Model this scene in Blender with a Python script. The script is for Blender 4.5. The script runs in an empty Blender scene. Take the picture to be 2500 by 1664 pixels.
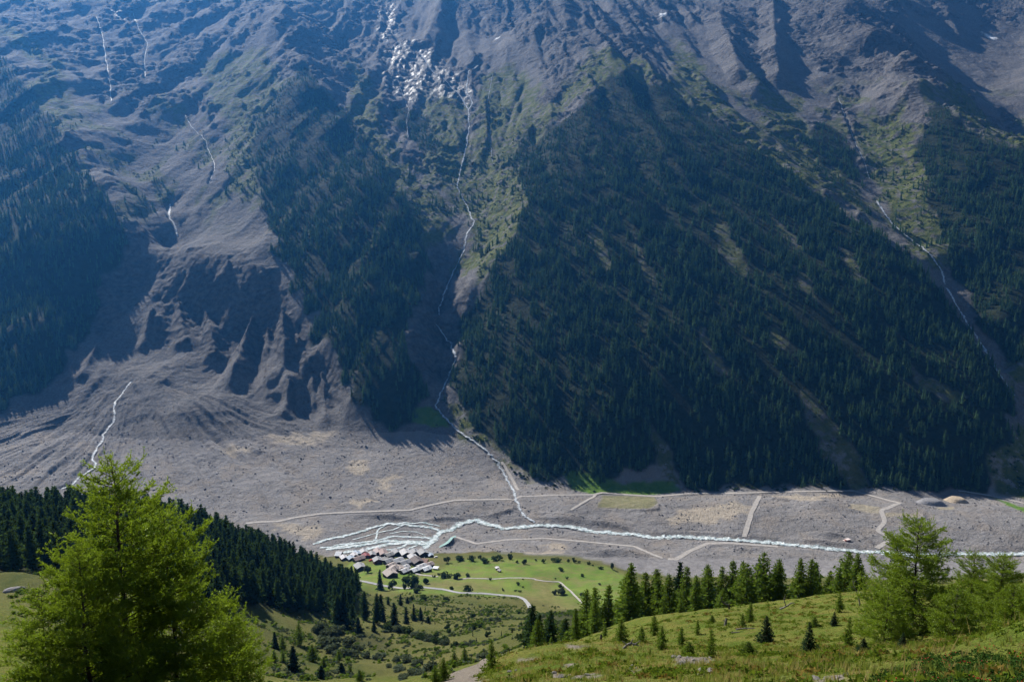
import bpy, math, random
import numpy as np
from mathutils import Vector

random.seed(7); rng = np.random.default_rng(7)
sc = bpy.context.scene
C = sc.collection
R = math.radians

# ------------------------------------------------------------------ camera
CAM_Z, PITCH, FPX = 480.0, R(10.0), 1944.0            # metres above the river, tilt down, focal length in 2500-px frame
cam = bpy.data.cameras.new('camera'); cam.sensor_width = 36; cam.lens = 36 * FPX / 2500
cam.clip_start = 0.2; cam.clip_end = 20000
camo = bpy.data.objects.new('camera', cam); C.objects.link(camo)
camo.location = (0, 0, CAM_Z); camo.rotation_euler = (R(90) - PITCH, 0, 0)
sc.camera = camo

# ------------------------------------------------------------------ sky, sun, exposure
SUN_AZ, SUN_EL = R(-38), R(37.5)                       # sun stands beyond the far wall, to the left
w = bpy.data.worlds.new('World'); sc.world = w; w.use_nodes = True
nt = w.node_tree; bg = nt.nodes['Background']
sky = nt.nodes.new('ShaderNodeTexSky'); sky.sky_type = 'NISHITA'; sky.sun_disc = False
sky.sun_elevation = SUN_EL; sky.sun_rotation = SUN_AZ; sky.altitude = 2000
nt.links.new(sky.outputs[0], bg.inputs[0]); bg.inputs[1].default_value = 0.05
sl = bpy.data.lights.new('sun', 'SUN'); sl.energy = 5.0; sl.angle = R(0.5); sl.color = (1.0, 0.955, 0.88)
so = bpy.data.objects.new('sun', sl); C.objects.link(so)
SD = Vector((math.sin(SUN_AZ) * math.cos(SUN_EL), math.cos(SUN_AZ) * math.cos(SUN_EL), math.sin(SUN_EL)))
so.rotation_euler = SD.to_track_quat('Z', 'Y').to_euler(); so.location = (0, 0, 3000)
sc.view_settings.view_transform = 'Standard'; sc.view_settings.look = 'None'
sc.view_settings.exposure = 0.92; sc.view_settings.gamma = 1.0
sc.render.engine = 'CYCLES'
cy = sc.cycles
cy.max_bounces = 4; cy.diffuse_bounces = 2; cy.glossy_bounces = 2; cy.transmission_bounces = 2
cy.transparent_max_bounces = 8; cy.volume_bounces = 0; cy.use_denoising = True
cy.use_adaptive_sampling = True; cy.adaptive_threshold = 0.02

# ------------------------------------------------------------------ helpers
def tag(o, label=None, cat=None, group=None, kind=None):
    for k, v in (('label', label), ('category', cat), ('group', group), ('kind', kind)):
        if v: o[k] = v
    return o

def mesh(name, V, *Fs, smooth=False, mats=()):
    V = np.asarray(V, np.float32).reshape(-1, 3)
    me = bpy.data.meshes.new(name)
    Fs = [np.asarray(f, np.int32) for f in Fs if len(f)]
    nl = sum(f.size for f in Fs); nf = sum(len(f) for f in Fs)
    me.vertices.add(len(V)); me.vertices.foreach_set('co', V.ravel())
    me.loops.add(nl); me.polygons.add(nf)
    me.loops.foreach_set('vertex_index', np.concatenate([f.ravel() for f in Fs]))
    tot = np.concatenate([np.full(len(f), f.shape[1], np.int32) for f in Fs])
    st = np.concatenate([[0], np.cumsum(tot)[:-1]]).astype(np.int32)
    me.polygons.foreach_set('loop_start', st)
    me.polygons.foreach_set('use_smooth', np.full(nf, smooth, bool))
    me.update(calc_edges=True)
    for m in mats: me.materials.append(m)
    return me

def ob(name, me, parent=None, loc=None, rz=0, sca=None, link=True):
    o = bpy.data.objects.new(name, me)
    if link: C.objects.link(o)
    o.parent = parent
    if loc is not None: o.location = loc
    if rz: o.rotation_euler = (0, 0, rz)
    if sca is not None: o.scale = sca if hasattr(sca, '__len__') else (sca,) * 3
    return o

class MB:                                             # collects vertices and faces of one mesh
    def __init__(s): s.V = []; s.T = []; s.Q = []; s.n = 0
    def add(s, V, T=(), Q=()):
        V = np.asarray(V, float).reshape(-1, 3)
        s.V.append(V)
        if len(T): s.T.append(np.asarray(T) + s.n)
        if len(Q): s.Q.append(np.asarray(Q) + s.n)
        s.n += len(V)
    def box(s, c, d, rz=0):
        x, y, z = np.asarray(d) / 2
        V = np.array([[i, j, k] for k in (-z, z) for j in (-y, y) for i in (-x, x)])
        ca, sa = math.cos(rz), math.sin(rz)
        V = np.stack([V[:, 0] * ca - V[:, 1] * sa, V[:, 0] * sa + V[:, 1] * ca, V[:, 2]], 1) + np.asarray(c)
        s.add(V, Q=[[0, 2, 3, 1], [4, 5, 7, 6], [0, 1, 5, 4], [2, 6, 7, 3], [0, 4, 6, 2], [1, 3, 7, 5]])
    def tube(s, P, rad, n=5):
        P = np.asarray(P, float); m = len(P)
        d = np.gradient(P, axis=0); d /= np.linalg.norm(d, axis=1)[:, None] + 1e-9
        ref = np.where(np.abs(d[:, 2:3]) > .9, np.array([[1., 0, 0]]), np.array([[0., 0, 1]]))
        a = np.cross(d, ref); a /= np.linalg.norm(a, axis=1)[:, None]; b = np.cross(d, a)
        th = np.arange(n) * 2 * np.pi / n
        rad = np.broadcast_to(np.asarray(rad, float), (m,))
        V = P[:, None] + rad[:, None, None] * (a[:, None] * np.cos(th)[None, :, None] + b[:, None] * np.sin(th)[None, :, None])
        i = np.arange(m - 1)[:, None] * n; j = np.arange(n)[None]; k = (j + 1) % n
        Q = np.stack([i + j, i + k, i + n + k, i + n + j], -1).reshape(-1, 4)
        s.add(V, Q=Q)
    def tris(s, P):                                   # (n,3,3) loose triangles
        P = np.asarray(P, float); n = len(P)
        s.add(P.reshape(-1, 3), T=np.arange(n * 3).reshape(-1, 3))
    def mesh(s, name, *mats, smooth=False):
        V = np.concatenate(s.V)
        F = []
        if s.T: F.append(np.concatenate(s.T))
        if s.Q: F.append(np.concatenate(s.Q))
        return mesh(name, V, *F, smooth=smooth, mats=mats)

_P = np.random.default_rng(3).permutation(4096)
_A = np.random.default_rng(4).random(4096) * 2 * np.pi
_GX, _GY = np.cos(_A), np.sin(_A)
def pn(x, y, seed=0):                                 # gradient noise, about -0.7..0.7
    xi = np.floor(x).astype(np.int64); yi = np.floor(y).astype(np.int64)
    fx, fy = x - xi, y - yi
    ux = fx * fx * fx * (fx * (fx * 6 - 15) + 10); uy = fy * fy * fy * (fy * (fy * 6 - 15) + 10)
    def g(a, b, dx, dy):
        h = _P[(_P[(a + seed * 131) & 4095] + b) & 4095]
        return _GX[h] * dx + _GY[h] * dy
    n00 = g(xi, yi, fx, fy); n10 = g(xi + 1, yi, fx - 1, fy)
    n01 = g(xi, yi + 1, fx, fy - 1); n11 = g(xi + 1, yi + 1, fx - 1, fy - 1)
    return (n00 * (1 - ux) + n10 * ux) * (1 - uy) + (n01 * (1 - ux) + n11 * ux) * uy
def fbm(x, y, o=4, seed=0, gain=.5, ridged=False):
    s = 0; a = 1.0
    for i in range(o):
        n = pn(x, y, seed + i)
        s = s + a * ((.35 - np.abs(n)) * 1.4 if ridged else n); a *= gain; x = x * 2.03 + 17.1; y = y * 2.03 - 9.7
    return s
def sst(a, b, x):
    t = np.clip((x - a) / (b - a), 0, 1); return t * t * (3 - 2 * t)

def ratio(py):
    y = (832.0 - np.asarray(py, float)) / FPX
    return (-math.sin(PITCH) + y * math.cos(PITCH)) / (math.cos(PITCH) + y * math.sin(PITCH))
def uof(px, py):
    y = (832.0 - np.asarray(py, float)) / FPX
    return ((np.asarray(px, float) - 1250) / FPX) / (math.cos(PITCH) + y * math.sin(PITCH))

# ------------------------------------------------------------------ terrain: surveyed points -> heights
# near hillside: bearing column, sight row, distance in metres
NEAR = [(2500,1664,9),(2100,1664,11),(1700,1664,14),(1400,1664,17),(1200,1664,21),(1110,1664,25),
 (2500,1610,12),(2300,1600,15),(2100,1600,18),(1900,1602,21),(1700,1605,24),(1550,1600,26),(1400,1605,26),(1300,1615,27),(1230,1630,27),
 (1480,1563,35),(1390,1566,34),(1300,1580,33),(1220,1608,31),(1160,1640,29),(1570,1575,34),(1650,1586,32),(1800,1590,29),(1950,1586,28),(2100,1580,27),(2300,1572,24),(2500,1560,19),
 (1480,1580,45),(1400,1588,46),(1650,1596,43),(1850,1598,40),(2050,1588,37),(2250,1576,33),
 (1600,1572,57),(1700,1570,56),(1850,1568,52),(2000,1560,48),(2150,1552,44),(2300,1540,41),(2480,1530,36),
 (1500,1545,75),(1650,1510,80),(1780,1515,75),(1900,1505,72),(2050,1500,66),(2150,1495,63),(2400,1490,52),
 (2195,1432,92),(2101,1443,97),(1977,1461,105),(1900,1474,110),(1814,1485,115),(1700,1497,118),(1607,1508,120),(1520,1525,118),(1420,1560,100),(2350,1425,84),(2500,1420,80),
 (2195,1452,130),(1977,1480,145),(1814,1505,150),(1607,1525,155),(2450,1440,120),
 (2195,1475,250),(1977,1490,260),(1814,1500,270),(1607,1505,280),(2450,1470,220),
 (2300,1455,420),(2000,1452,440),(1700,1455,460),(2500,1455,400),
 (2300,1435,650),(2000,1432,660),(1700,1430,680),(2450,1440,640),
 (2350,1420,850),(2050,1412,880),(1750,1408,900),
 (1150,1640,36),(1190,1610,42),(1250,1592,46),(1330,1575,50),(1110,1664,33),(1060,1700,30),
 (1180,1690,60),(1250,1660,75),(1350,1620,90),(1100,1720,60),(1000,1740,50),
 (1250,1640,120),(1150,1690,120),(1050,1700,140),
 (1350,1560,200),(1250,1590,220),(1150,1625,240),(1050,1655,260),(950,1650,270),(850,1655,262),(1300,1530,300),
 (1100,1590,340),(1000,1600,340),(900,1600,340),(1200,1570,340),(1350,1525,380),
 (1000,1560,420),(900,1545,400),(1150,1545,430),(1250,1520,470),(800,1570,360),(720,1640,255),(700,1580,320),
 (980,1525,470),(1080,1510,520),(1180,1505,560),(1300,1500,600),(900,1495,520),(820,1490,500),(700,1500,430),(650,1540,340),
 (930,1455,650),(1000,1468,640),(1080,1470,650),(1150,1462,690),(1250,1466,700),(1230,1488,640),(1350,1480,710),(1440,1482,700),(1500,1470,700),
 (1000,1440,740),(1120,1448,740),(1290,1478,690),(1240,1450,760),(1400,1445,770),(1370,1421,830),(1500,1430,790),(1560,1420,820),
 (950,1425,800),(880,1420,800),(1030,1405,850),(1150,1408,840),(1220,1398,860),(1330,1415,830),(1420,1400,870),(1500,1400,875),
 (900,1390,890),(1000,1380,910),(860,1372,940),(1100,1385,895),(1200,1375,915),(1290,1375,915),(1400,1378,905),(1480,1388,890),
 (1250,1362,940),(1350,1366,930),(1420,1370,925),(1120,1368,930),
 # left shoulder with the dark stand
 (0,1262,430),(150,1262,450),(300,1268,460),(430,1292,480),(560,1325,500),(700,1372,550),(790,1415,600),(860,1445,650),
 (0,1300,370),(200,1330,380),(400,1350,400),(550,1400,420),(650,1440,440),(760,1470,470),(850,1480,520),
 (30,1400,260),(60,1440,225),(150,1460,215),(300,1500,230),(450,1500,290),(550,1500,330),
 (0,1500,165),(100,1580,140),(300,1600,175),(500,1600,220),(600,1640,220),(300,1664,140),(0,1620,110),
 (0,1700,60),(200,1740,70),(400,1740,90),(600,1720,130),(800,1720,150),
 (100,1700,24),(300,1715,23),(500,1725,24),(700,1740,26),(900,1740,28),(0,1690,22),
 (1000,1730,12),(600,1760,10),(200,1740,9)]
WORLD = []                                            # X, Y, Z
for px, z3 in ((-500, 478.6), (0, 478.4), (500, 478.8)): WORLD.append((px / 100., 3.0, z3 - 1.2))
for u_ in (-1.0, -.7): WORLD += [(u_ * 100, 100, 412), (u_ * 250, 250, 350), (u_ * 500, 500, 262), (u_ * 15, 15, 469)]
for u_ in (.75, 1.0): WORLD += [(u_ * 100, 100, 426), (u_ * 250, 250, 345), (u_ * 500, 500, 235), (u_ * 15, 15, 472)]
for u_, y_, z_ in ((-.65,620,215),(-.5,640,200),(-.4,650,170),(-.3,680,130),(-.22,740,80),(-.65,800,100),(-.5,800,90),(-.4,820,70),(-.3,850,45),
                   (-.25,930,18),(-.35,980,6),(-.5,1000,12),(-.65,1020,20),(-.8,1000,30)):
    WORLD.append((u_ * y_, y_, z_))
# valley floor: column, row, height above the river
FLOOR = [(820,1340,0),(900,1318,0),(1000,1318,0),(1000,1285,1),(1080,1300,0),(1160,1270,-1),(1240,1288,-1),(1400,1287,-1),(1550,1303,-1),(1720,1312,-1),(1900,1325,-1),(2100,1345,-1),(2300,1352,-1),(2500,1350,-1),
 (720,1290,3),(640,1275,5),(850,1250,6),(1000,1246,7),(1150,1222,8),(1260,1212,8),(1250,1245,6),(1400,1255,6),(1600,1270,5),(1800,1285,5),(2000,1300,5),(2300,1310,6),(2480,1300,8),
 (1400,1215,9),(1600,1220,8),(1800,1215,8),(2000,1220,8),(2200,1230,8),(2400,1240,9),(2500,1260,10),
 (1100,1335,4),(1180,1340,8),(1250,1330,8),(1400,1345,9),(1550,1355,9),(1700,1365,8),(1900,1360,7),(2100,1375,7),(2300,1385,7),(2500,1385,7),
 (1060,1350,9),(1300,1352,12),(1450,1370,13),(1550,1395,12),(1700,1405,12),(1950,1405,10),(2250,1410,10),
 (900,1345,6),(860,1352,9),(980,1345,8)]
# debris fan and wall foot: column, row, distance
FAN = [(330,905,1640),(300,1000,1520),(310,1100,1400),(300,1180,1275),(0,1160,1300),(0,1060,1480),(150,985,1590),(230,935,1630),(100,1100,1390),(600,1100,1390),(450,1000,1500),(600,1250,1175),(450,1200,1240),
 (480,950,1590),(650,1020,1510),(750,1050,1475),(870,1078,1450),(950,1050,1475),(1030,1035,1490),(1080,1070,1450),(1130,1110,1400),(1190,1170,1325),(900,1200,1250),(900,1130,1355),(700,1180,1270),(1100,1180,1290),
 (1240,1120,1375),(1300,1170,1318),(1400,1195,1300),(1500,1200,1298),(1600,1200,1300),(1750,1197,1302),(1900,1190,1305),(2100,1190,1305),(2300,1192,1302),(2420,1195,1300),(2500,1215,1270),(2500,1160,1330)]
BX = np.array([-300, 0, 350, 800, 1000, 1100, 1400, 1900, 2500, 2800.]); BY = np.array([1560, 1560, 1620, 1500, 1480, 1420, 1320, 1305, 1300, 1300.]); BZ = np.array([50, 55, 120, 28, 50, 40, 8, 4, 8, 10.])
WSLOPE = .62
def wallY(px, py):
    yb = np.interp(px, BX, BY); zb = np.interp(px, BX, BZ)
    return (CAM_Z + WSLOPE * yb - zb) / (WSLOPE - ratio(py))
# far wall: column, row, metres behind (+) or before (-) the mean wall
WALL = [
 # left chute
 (378,770,30),(395,680,70),(405,600,110),(420,500,140),(432,400,170),(420,310,190),(370,200,230),(340,90,260),(340,0,250),(500,200,220),(450,90,260),(250,150,180),(200,60,200),
 (300,290,150),(380,260,170),(520,380,140),(560,300,120),(480,440,130),(300,420,90),(350,480,80),
 # left shoulder
 (0,0,120),(80,70,70),(0,140,-40),(80,210,-70),(150,290,-100),(215,380,-30),(265,440,-60),(310,520,-40),(350,600,20),(0,300,-40),(0,500,-90),(120,450,-100),(150,600,-140),(220,580,-120),(100,800,-60),(230,790,50),(300,720,60),(280,650,30),(0,900,-40),(150,900,20),(310,830,60),
 # face with scree cones, right of the chute
 (440,600,50),(480,630,-40),(560,605,-50),(640,665,-90),(450,760,60),(520,790,60),(600,770,25),(690,810,10),(560,870,55),(640,910,40),(760,940,10),(400,850,45),(480,905,40),(700,985,0),(800,1005,0),
 # second spur
 (705,15,-60),(690,70,-40),(730,135,-120),(745,200,-150),(790,300,-90),(840,430,-140),(880,560,-165),(905,700,-160),(930,820,-130),(945,920,-90),(920,1020,-30),
 (600,130,130),(640,220,80),(560,210,140),(620,330,40),(620,430,10),(660,550,-30),(720,690,-60),(800,850,-70),(840,960,-50),(560,480,60),(600,560,30),(560,60,190),(620,20,150),
 (850,40,400),(850,0,420),(790,60,330),(800,110,280),(830,200,150),(870,280,100),(920,380,50),(960,470,-30),(1000,560,-30),(1030,650,-10),(1020,750,-30),(1010,850,-40),(1040,930,0),
 # central gully and cirque
 (1145,150,300),(1140,200,260),(1145,290,200),(1125,420,140),(1152,510,110),(1132,600,95),(1085,700,150),(1080,790,140),(1100,860,110),(1080,940,70),(1066,985,20),
 (960,30,480),(960,110,360),(1040,110,370),(900,180,200),(930,250,170),(1000,180,280),(1060,160,300),(1000,260,190),(1080,240,240),(1000,320,140),(1050,380,120),(950,330,80),(1040,300,190),
 (1080,0,560),(1080,60,470),(1180,80,480),(1240,0,545),(1240,50,530),(1130,20,560),(1190,60,500),(1210,110,360),(1290,60,330),(1250,180,230),(1200,300,180),(1280,250,130),(1230,400,110),(1190,500,80),(1190,450,90),(980,0,560),(880,0,480),
 # big spur
 (1335,0,80),(1390,40,60),(1440,85,0),(1490,115,-70),(1545,152,-140),(1450,200,-60),(1330,170,140),(1380,280,-20),(1330,380,-50),(1290,480,-80),(1220,590,-50),(1160,650,10),(1120,720,40),(1125,840,10),(1110,930,10),
 (1500,330,-90),(1600,330,-100),(1600,500,-140),(1720,480,-110),(1450,520,-120),(1700,680,-150),(1850,640,-130),(1600,820,-130),(1400,720,-110),(1280,700,-70),(1300,860,-60),(1200,800,-40),(1500,1000,-60),(1300,1020,-40),(1200,950,-30),(1750,950,-90),(1900,900,-110),(2050,800,-120),(2200,950,-80),(1900,1080,-30),(2100,1070,-40),(2300,1080,-40),
 (1640,212,20),(1720,268,0),(1850,350,-60),(1960,440,-70),(2080,525,-80),(2165,572,-90),(2240,640,-90),(2297,705,-90),(2390,850,-80),(2436,920,-60),(2485,1010,-30),(2460,1090,-20),
 # right gullies
 (1560,40,330),(1500,60,200),(1640,90,300),(1720,110,300),(1700,180,190),(1620,150,200),(1780,60,330),(1800,130,230),(1880,70,330),(1840,200,200),(1885,280,150),(1950,350,90),(1900,240,190),(1790,230,120),
 (1990,140,280),(2040,230,230),(2062,290,200),(2085,345,170),(2115,420,130),(2135,480,110),(2185,548,80),(2250,602,60),(2312,690,40),(2358,765,30),(2408,845,30),(2452,905,30),(2510,1000,40),(2020,330,150),(2060,420,110),
 # right spur
 (2060,10,130),(2120,75,50),(2190,140,0),(2250,205,-80),(2330,280,-120),(2420,340,-130),(2500,400,-130),(2150,200,170),(2180,290,130),(2200,400,90),(2240,500,50),(2330,450,-10),(2330,600,-20),(2420,600,-40),(2500,700,-40),(2430,780,-20),(2500,880,0),(2100,140,210),
 (2180,60,400),(2270,130,460),(2340,60,600),(2420,200,470),(2490,110,600),(2480,300,330),(2500,360,280),(2350,220,340),(2440,10,650),(2250,20,480),(1990,0,350),(1990,90,320),(1930,0,420),(1900,0,500),(1750,0,480),(1600,0,420),(1480,10,330)]
ctl = [(px, py, y) for px, py, y in NEAR + FAN]
for px, py, z in FLOOR: ctl.append((px, py, (CAM_Z - z) / -ratio(py)))
for px, py, d in WALL: ctl.append((px, py, wallY(px, py) + (d if d > 0 else d * (.5 if px > 1150 else .65))))
for px in range(-300, 2900, 200): ctl.append((px, -170, wallY(px, -170) + 500)); 
for px in (-250, 2750):
    for py in (100, 300, 500, 700, 900): ctl.append((px, py, wallY(px, py)))
for px in (-200, 2700):
    for py in (1150, 1250, 1330): ctl.append((px, py, 462. / -ratio(py)))
ctl = np.array(ctl, float)
cu, cv, cr = uof(ctl[:, 0], ctl[:, 1]), np.log(ctl[:, 2]), ratio(ctl[:, 1])
W3 = np.array(WORLD); cu = np.r_[cu, W3[:, 0] / W3[:, 1]]; cv = np.r_[cv, np.log(W3[:, 1])]; cr = np.r_[cr, (W3[:, 2] - CAM_Z) / W3[:, 1]]
SOFT = .012
def _k(du, dv): return np.sqrt(du * du + dv * dv + SOFT * SOFT)
n = len(cu); A = np.zeros((n + 3, n + 3))
A[:n, :n] = _k(cu[:, None] - cu, cv[:, None] - cv) - np.eye(n) * 2e-3
A[:n, n] = 1; A[:n, n + 1] = cu; A[:n, n + 2] = cv; A[n:, :n] = A[:n, n:].T
wgt = np.linalg.solve(A, np.r_[cr, 0, 0, 0])
def base_z(X, Y):
    sh = X.shape; u = (X / Y).ravel(); v = np.log(Y).ravel(); out = np.empty(u.size)
    for i in range(0, u.size, 20000):
        a, b = u[i:i + 20000], v[i:i + 20000]
        out[i:i + 20000] = _k(a[:, None] - cu, b[:, None] - cv) @ wgt[:n] + wgt[n] + wgt[n + 1] * a + wgt[n + 2] * b
    return CAM_Z + (out * Y.ravel()).reshape(sh)

class Grid:
    def __init__(s, Yr, U):
        s.Yr, s.U = Yr, U; s.Y = np.repeat(Yr[:, None], len(U), 1); s.X = s.Y * U[None]
    def idx(s, X, Y):
        i = np.clip(np.interp(Y, s.Yr, np.arange(len(s.Yr))), 0, len(s.Yr) - 1.001)
        j = np.clip(np.interp(X / Y, s.U, np.arange(len(s.U))), 0, len(s.U) - 1.001)
        return i, j
    def at(s, X, Y, F=None):
        F = s.Z if F is None else F
        i, j = s.idx(np.asarray(X, float), np.asarray(Y, float)); a = i.astype(int); b = j.astype(int); i = i - a; j = j - b
        return (F[a, b] * (1 - i) + F[a + 1, b] * i) * (1 - j) + (F[a, b + 1] * (1 - i) + F[a + 1, b + 1] * i) * j
    def hit(s, px, py):                               # where the sight line meets the ground
        u = uof(px, py); r = ratio(py)
        z = s.at(u * s.Yr, s.Yr); k = np.nonzero(z >= CAM_Z + r * s.Yr)[0]
        if not len(k): k = [len(s.Yr) - 1]
        k = max(1, k[0]); d0 = CAM_Z + r * s.Yr[k - 1] - z[k - 1]; d1 = CAM_Z + r * s.Yr[k] - z[k]
        y = s.Yr[k - 1] + (s.Yr[k] - s.Yr[k - 1]) * np.clip(d0 / (d0 - d1 + 1e-9), 0, 1)
        return float(u * y), float(y)

def coarse(g, n1, n2):                                # evaluate on a thinner grid, then interpolate
    yi = np.unique(np.r_[np.arange(0, len(g.Yr), n1), len(g.Yr) - 1]); ui = np.unique(np.r_[np.arange(0, len(g.U), n2), len(g.U) - 1])
    Zc = base_z(g.X[np.ix_(yi, ui)], g.Y[np.ix_(yi, ui)])
    Z = np.empty((len(yi), len(g.U)))
    for a in range(len(yi)): Z[a] = np.interp(np.arange(len(g.U)), ui, Zc[a])
    out = np.empty(g.X.shape)
    for b in range(len(g.U)): out[:, b] = np.interp(np.arange(len(g.Yr)), yi, Z[:, b])
    return out
NG = Grid(np.geomspace(2.5, 1004, 400), np.linspace(-.92, .92, 700))
fr = [1000.]
while fr[-1] < 4300: fr.append(fr[-1] + (2.5 if fr[-1] < 1900 else 2.5 + (fr[-1] - 1900) * .0045))
FG = Grid(np.array(fr), np.linspace(-.80, .80, 900))
NG.Z = coarse(NG, 2, 2); FG.Z = coarse(FG, 2, 2)
def nhit(px, py): return NG.hit(px, py)
def fhit(px, py): return FG.hit(px, py)
def dens(P, step=12.):                                # denser pixel polyline
    out = []
    for (a, b), (c, d) in zip(P[:-1], P[1:]):
        m = max(1, int(math.hypot(c - a, d - b) / step))
        out += [(a + (c - a) * i / m, b + (d - b) * i / m) for i in range(m)]
    return out + [P[-1]]
# ------------------------------------------------------------------ courses of water and roads (column, row sightings)
RIVER = [([(2720,1352),(2500,1350),(2450,1352),(2360,1350),(2250,1353),(2159,1345),(2101,1345),(2014,1336),(1905,1325),(1824,1318),(1723,1312),(1650,1308),(1593,1310),(1545,1303),(1491,1298),(1454,1296),(1404,1287),(1364,1281),(1309,1281),(1236,1288),(1196,1279),(1160,1268),(1127,1276),(1102,1290),(1080,1296),(1065,1308),(1051,1323),(1036,1337)], 11),
 ([(2250,1345),(2300,1356),(2200,1358),(2150,1350)], 4)]
RIVER += [([(1080,1296),(1050,1287),(1000,1281),(945,1278),(910,1287),(880,1297),(840,1308),(800,1315),(765,1328)], 5.5),
 ([(1051,1323),(1000,1321),(950,1320),(900,1327),(850,1335),(795,1340)], 6.5), ([(1062,1312),(1005,1310),(960,1308),(930,1316),(880,1324),(830,1332),(780,1337)], 4.5),
 ([(1046,1328),(1010,1326),(985,1325),(950,1328),(910,1337),(880,1345),(835,1350)], 7.5), ([(945,1278),(922,1294),(916,1318)], 2.5), ([(1075,1284),(1040,1276),(1000,1276),(960,1277)], 3),
 ([(1000,1321),(985,1333),(960,1341),(920,1345)], 4), ([(985,1282),(955,1293),(930,1298),(900,1306),(860,1316)], 2.2), ([(1040,1305),(1010,1297),(985,1296),(950,1302)], 2.0), ([(940,1330),(900,1338),(870,1346)], 4), ([(880,1324),(850,1326),(815,1330)], 3), ([(1020,1330),(1000,1338),(975,1346),(950,1347)], 3)]
STREAMS = [('white braided torrent running down the middle gully into the river',
  [[(1167,153),(1144,178),(1138,218),(1153,251),(1144,269),(1145,313),(1138,356),(1124,411),(1116,454),(1142,505),(1156,545),(1140,568),(1134,605),(1110,660),(1085,720),(1068,780)],
   [(1142,267),(1127,240),(1098,207),(1047,164),(1018,120)],
   [(1065,797),(1102,848),(1113,877),(1091,932),(1074,961),(1065,994),(1091,1023),(1113,1044),(1138,1063),(1164,1081),(1190,1100),(1218,1134),(1233,1159),(1247,1185),(1258,1210),(1269,1239),(1280,1258),(1305,1274)]], 4.2),
 ('thin trickle beside the middle torrent on the grassy scree', [[(1202,395),(1194,309),(1191,247),(1202,182)], [(996,331),(993,291),(998,269),(971,196)]], 2.2),
 ('white torrent cutting through the left grey debris fan', [[(320,928),(300,955),(280,983),(278,1023),(262,1045),(251,1059),(247,1077),(232,1100),(225,1117),(233,1130),(215,1148),(196,1159),(175,1179),(150,1190)]], 4.0),
 ('narrow cascade at the left edge of the upper rock basin', [[(236,40),(251,91),(260,153),(269,204),(271,251)]], 3.0),
 ('thin waterfall dropping over the dark rock bowl', [[(325,30),(338,69),(360,109),(353,145),(355,196)]], 3.0),
 ('slender meltwater thread down the right side of the left chute', [[(451,276),(469,309),(498,342),(520,389),(524,415),(509,455)]], 2.6),
 ('foaming cascade in the narrow neck above the debris fan', [[(415,495),(413,527),(429,560),(433,575)]], 5.0),
 ('torrent in the dark ravine on the right flank', [[(2140,490),(2180,545),(2220,578),(2245,600),(2268,619),(2297,659),(2308,692)], [(2310,700),(2350,770),(2400,850),(2432,903),(2461,946),(2500,997),(2720,1060)]], 5.0),
 ('faint stony brook high in the right gully', [[(2046,233),(2061,284),(2083,338),(2112,400),(2123,436)]], 2.4)]
TRACKS = [('pale gravel track curving across the whole debris field', [(600,1277),(629,1274),(680,1272),(720,1263),(782,1254),(854,1250),(1000,1245),(1054,1232),(1109,1221),(1180,1219),(1254,1218),(1265,1212),(1350,1209),(1447,1207),(1469,1203),(1604,1212),(1673,1205),(1818,1203),(1977,1199),(2086,1199),(2159,1218)], 6),
 ('pale winding track from the gravel heaps down to the river', [(2159,1218),(2195,1228),(2152,1247),(2159,1272),(2144,1294),(2174,1316),(2141,1338)], 7),
 ('straight embankment track crossing the debris to the river', [(1855,1210),(1835,1250),(1817,1310)], 7),
 ('gravel track following the near bank below the meadow', [(1105,1308),(1164,1327),(1236,1318),(1327,1314),(1418,1321),(1549,1334),(1618,1363)], 5),
 ('curving double track climbing from the river to the near edge', [(1629,1392),(1654,1363),(1684,1345),(1727,1327),(1780,1325),(1900,1334)], 7),
 ('short ramp rising to the small green field', [(1393,1245),(1433,1221),(1454,1207)], 5),
 ('straight grey track beside the middle torrent', [(1225,1127),(1245,1160),(1265,1196)], 5),
 ('light valley road beyond the green strip, far right', [(2340,1199),(2359,1201),(2450,1216),(2500,1228),(2720,1240)], 6)]
NROADS = [('road', 'grey asphalt road bending below the hamlet meadow', [(870,1416),(927,1428),(982,1436),(1036,1436),(1080,1439),(1120,1448),(1182,1450),(1236,1450),(1265,1458),(1287,1472),(1294,1484)], 4.0),
 ('footpath', 'pale walled path winding through the hamlet meadow', [(1124,1414),(1153,1412),(1165,1405),(1218,1399),(1273,1410),(1327,1418),(1367,1421),(1393,1443),(1424,1475)], 2.4),
 ('lane', 'short pale lane leading out of the hamlet', [(1010,1400),(1022,1403),(1069,1408)], 3.0)]
NEARPATH = [(1085,1690),(1109,1661),(1145,1628),(1182,1608),(1225,1596),(1262,1585),(1300,1577)]
def smooth(P, m=6):
    P = np.asarray(P, float); Q = np.vstack([2 * P[0] - P[1], P, 2 * P[-1] - P[-2]]); out = []
    for i in range(1, len(Q) - 2):
        t = np.linspace(0, 1, m, endpoint=False)[:, None]; a, b, c, d = Q[i - 1], Q[i], Q[i + 1], Q[i + 2]
        out.append(.5 * (2 * b + (c - a) * t + (2 * a - 5 * b + 4 * c - d) * t ** 2 + (3 * b - a - 3 * c + d) * t ** 3))
    return np.vstack(out + [P[-1:]])
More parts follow.
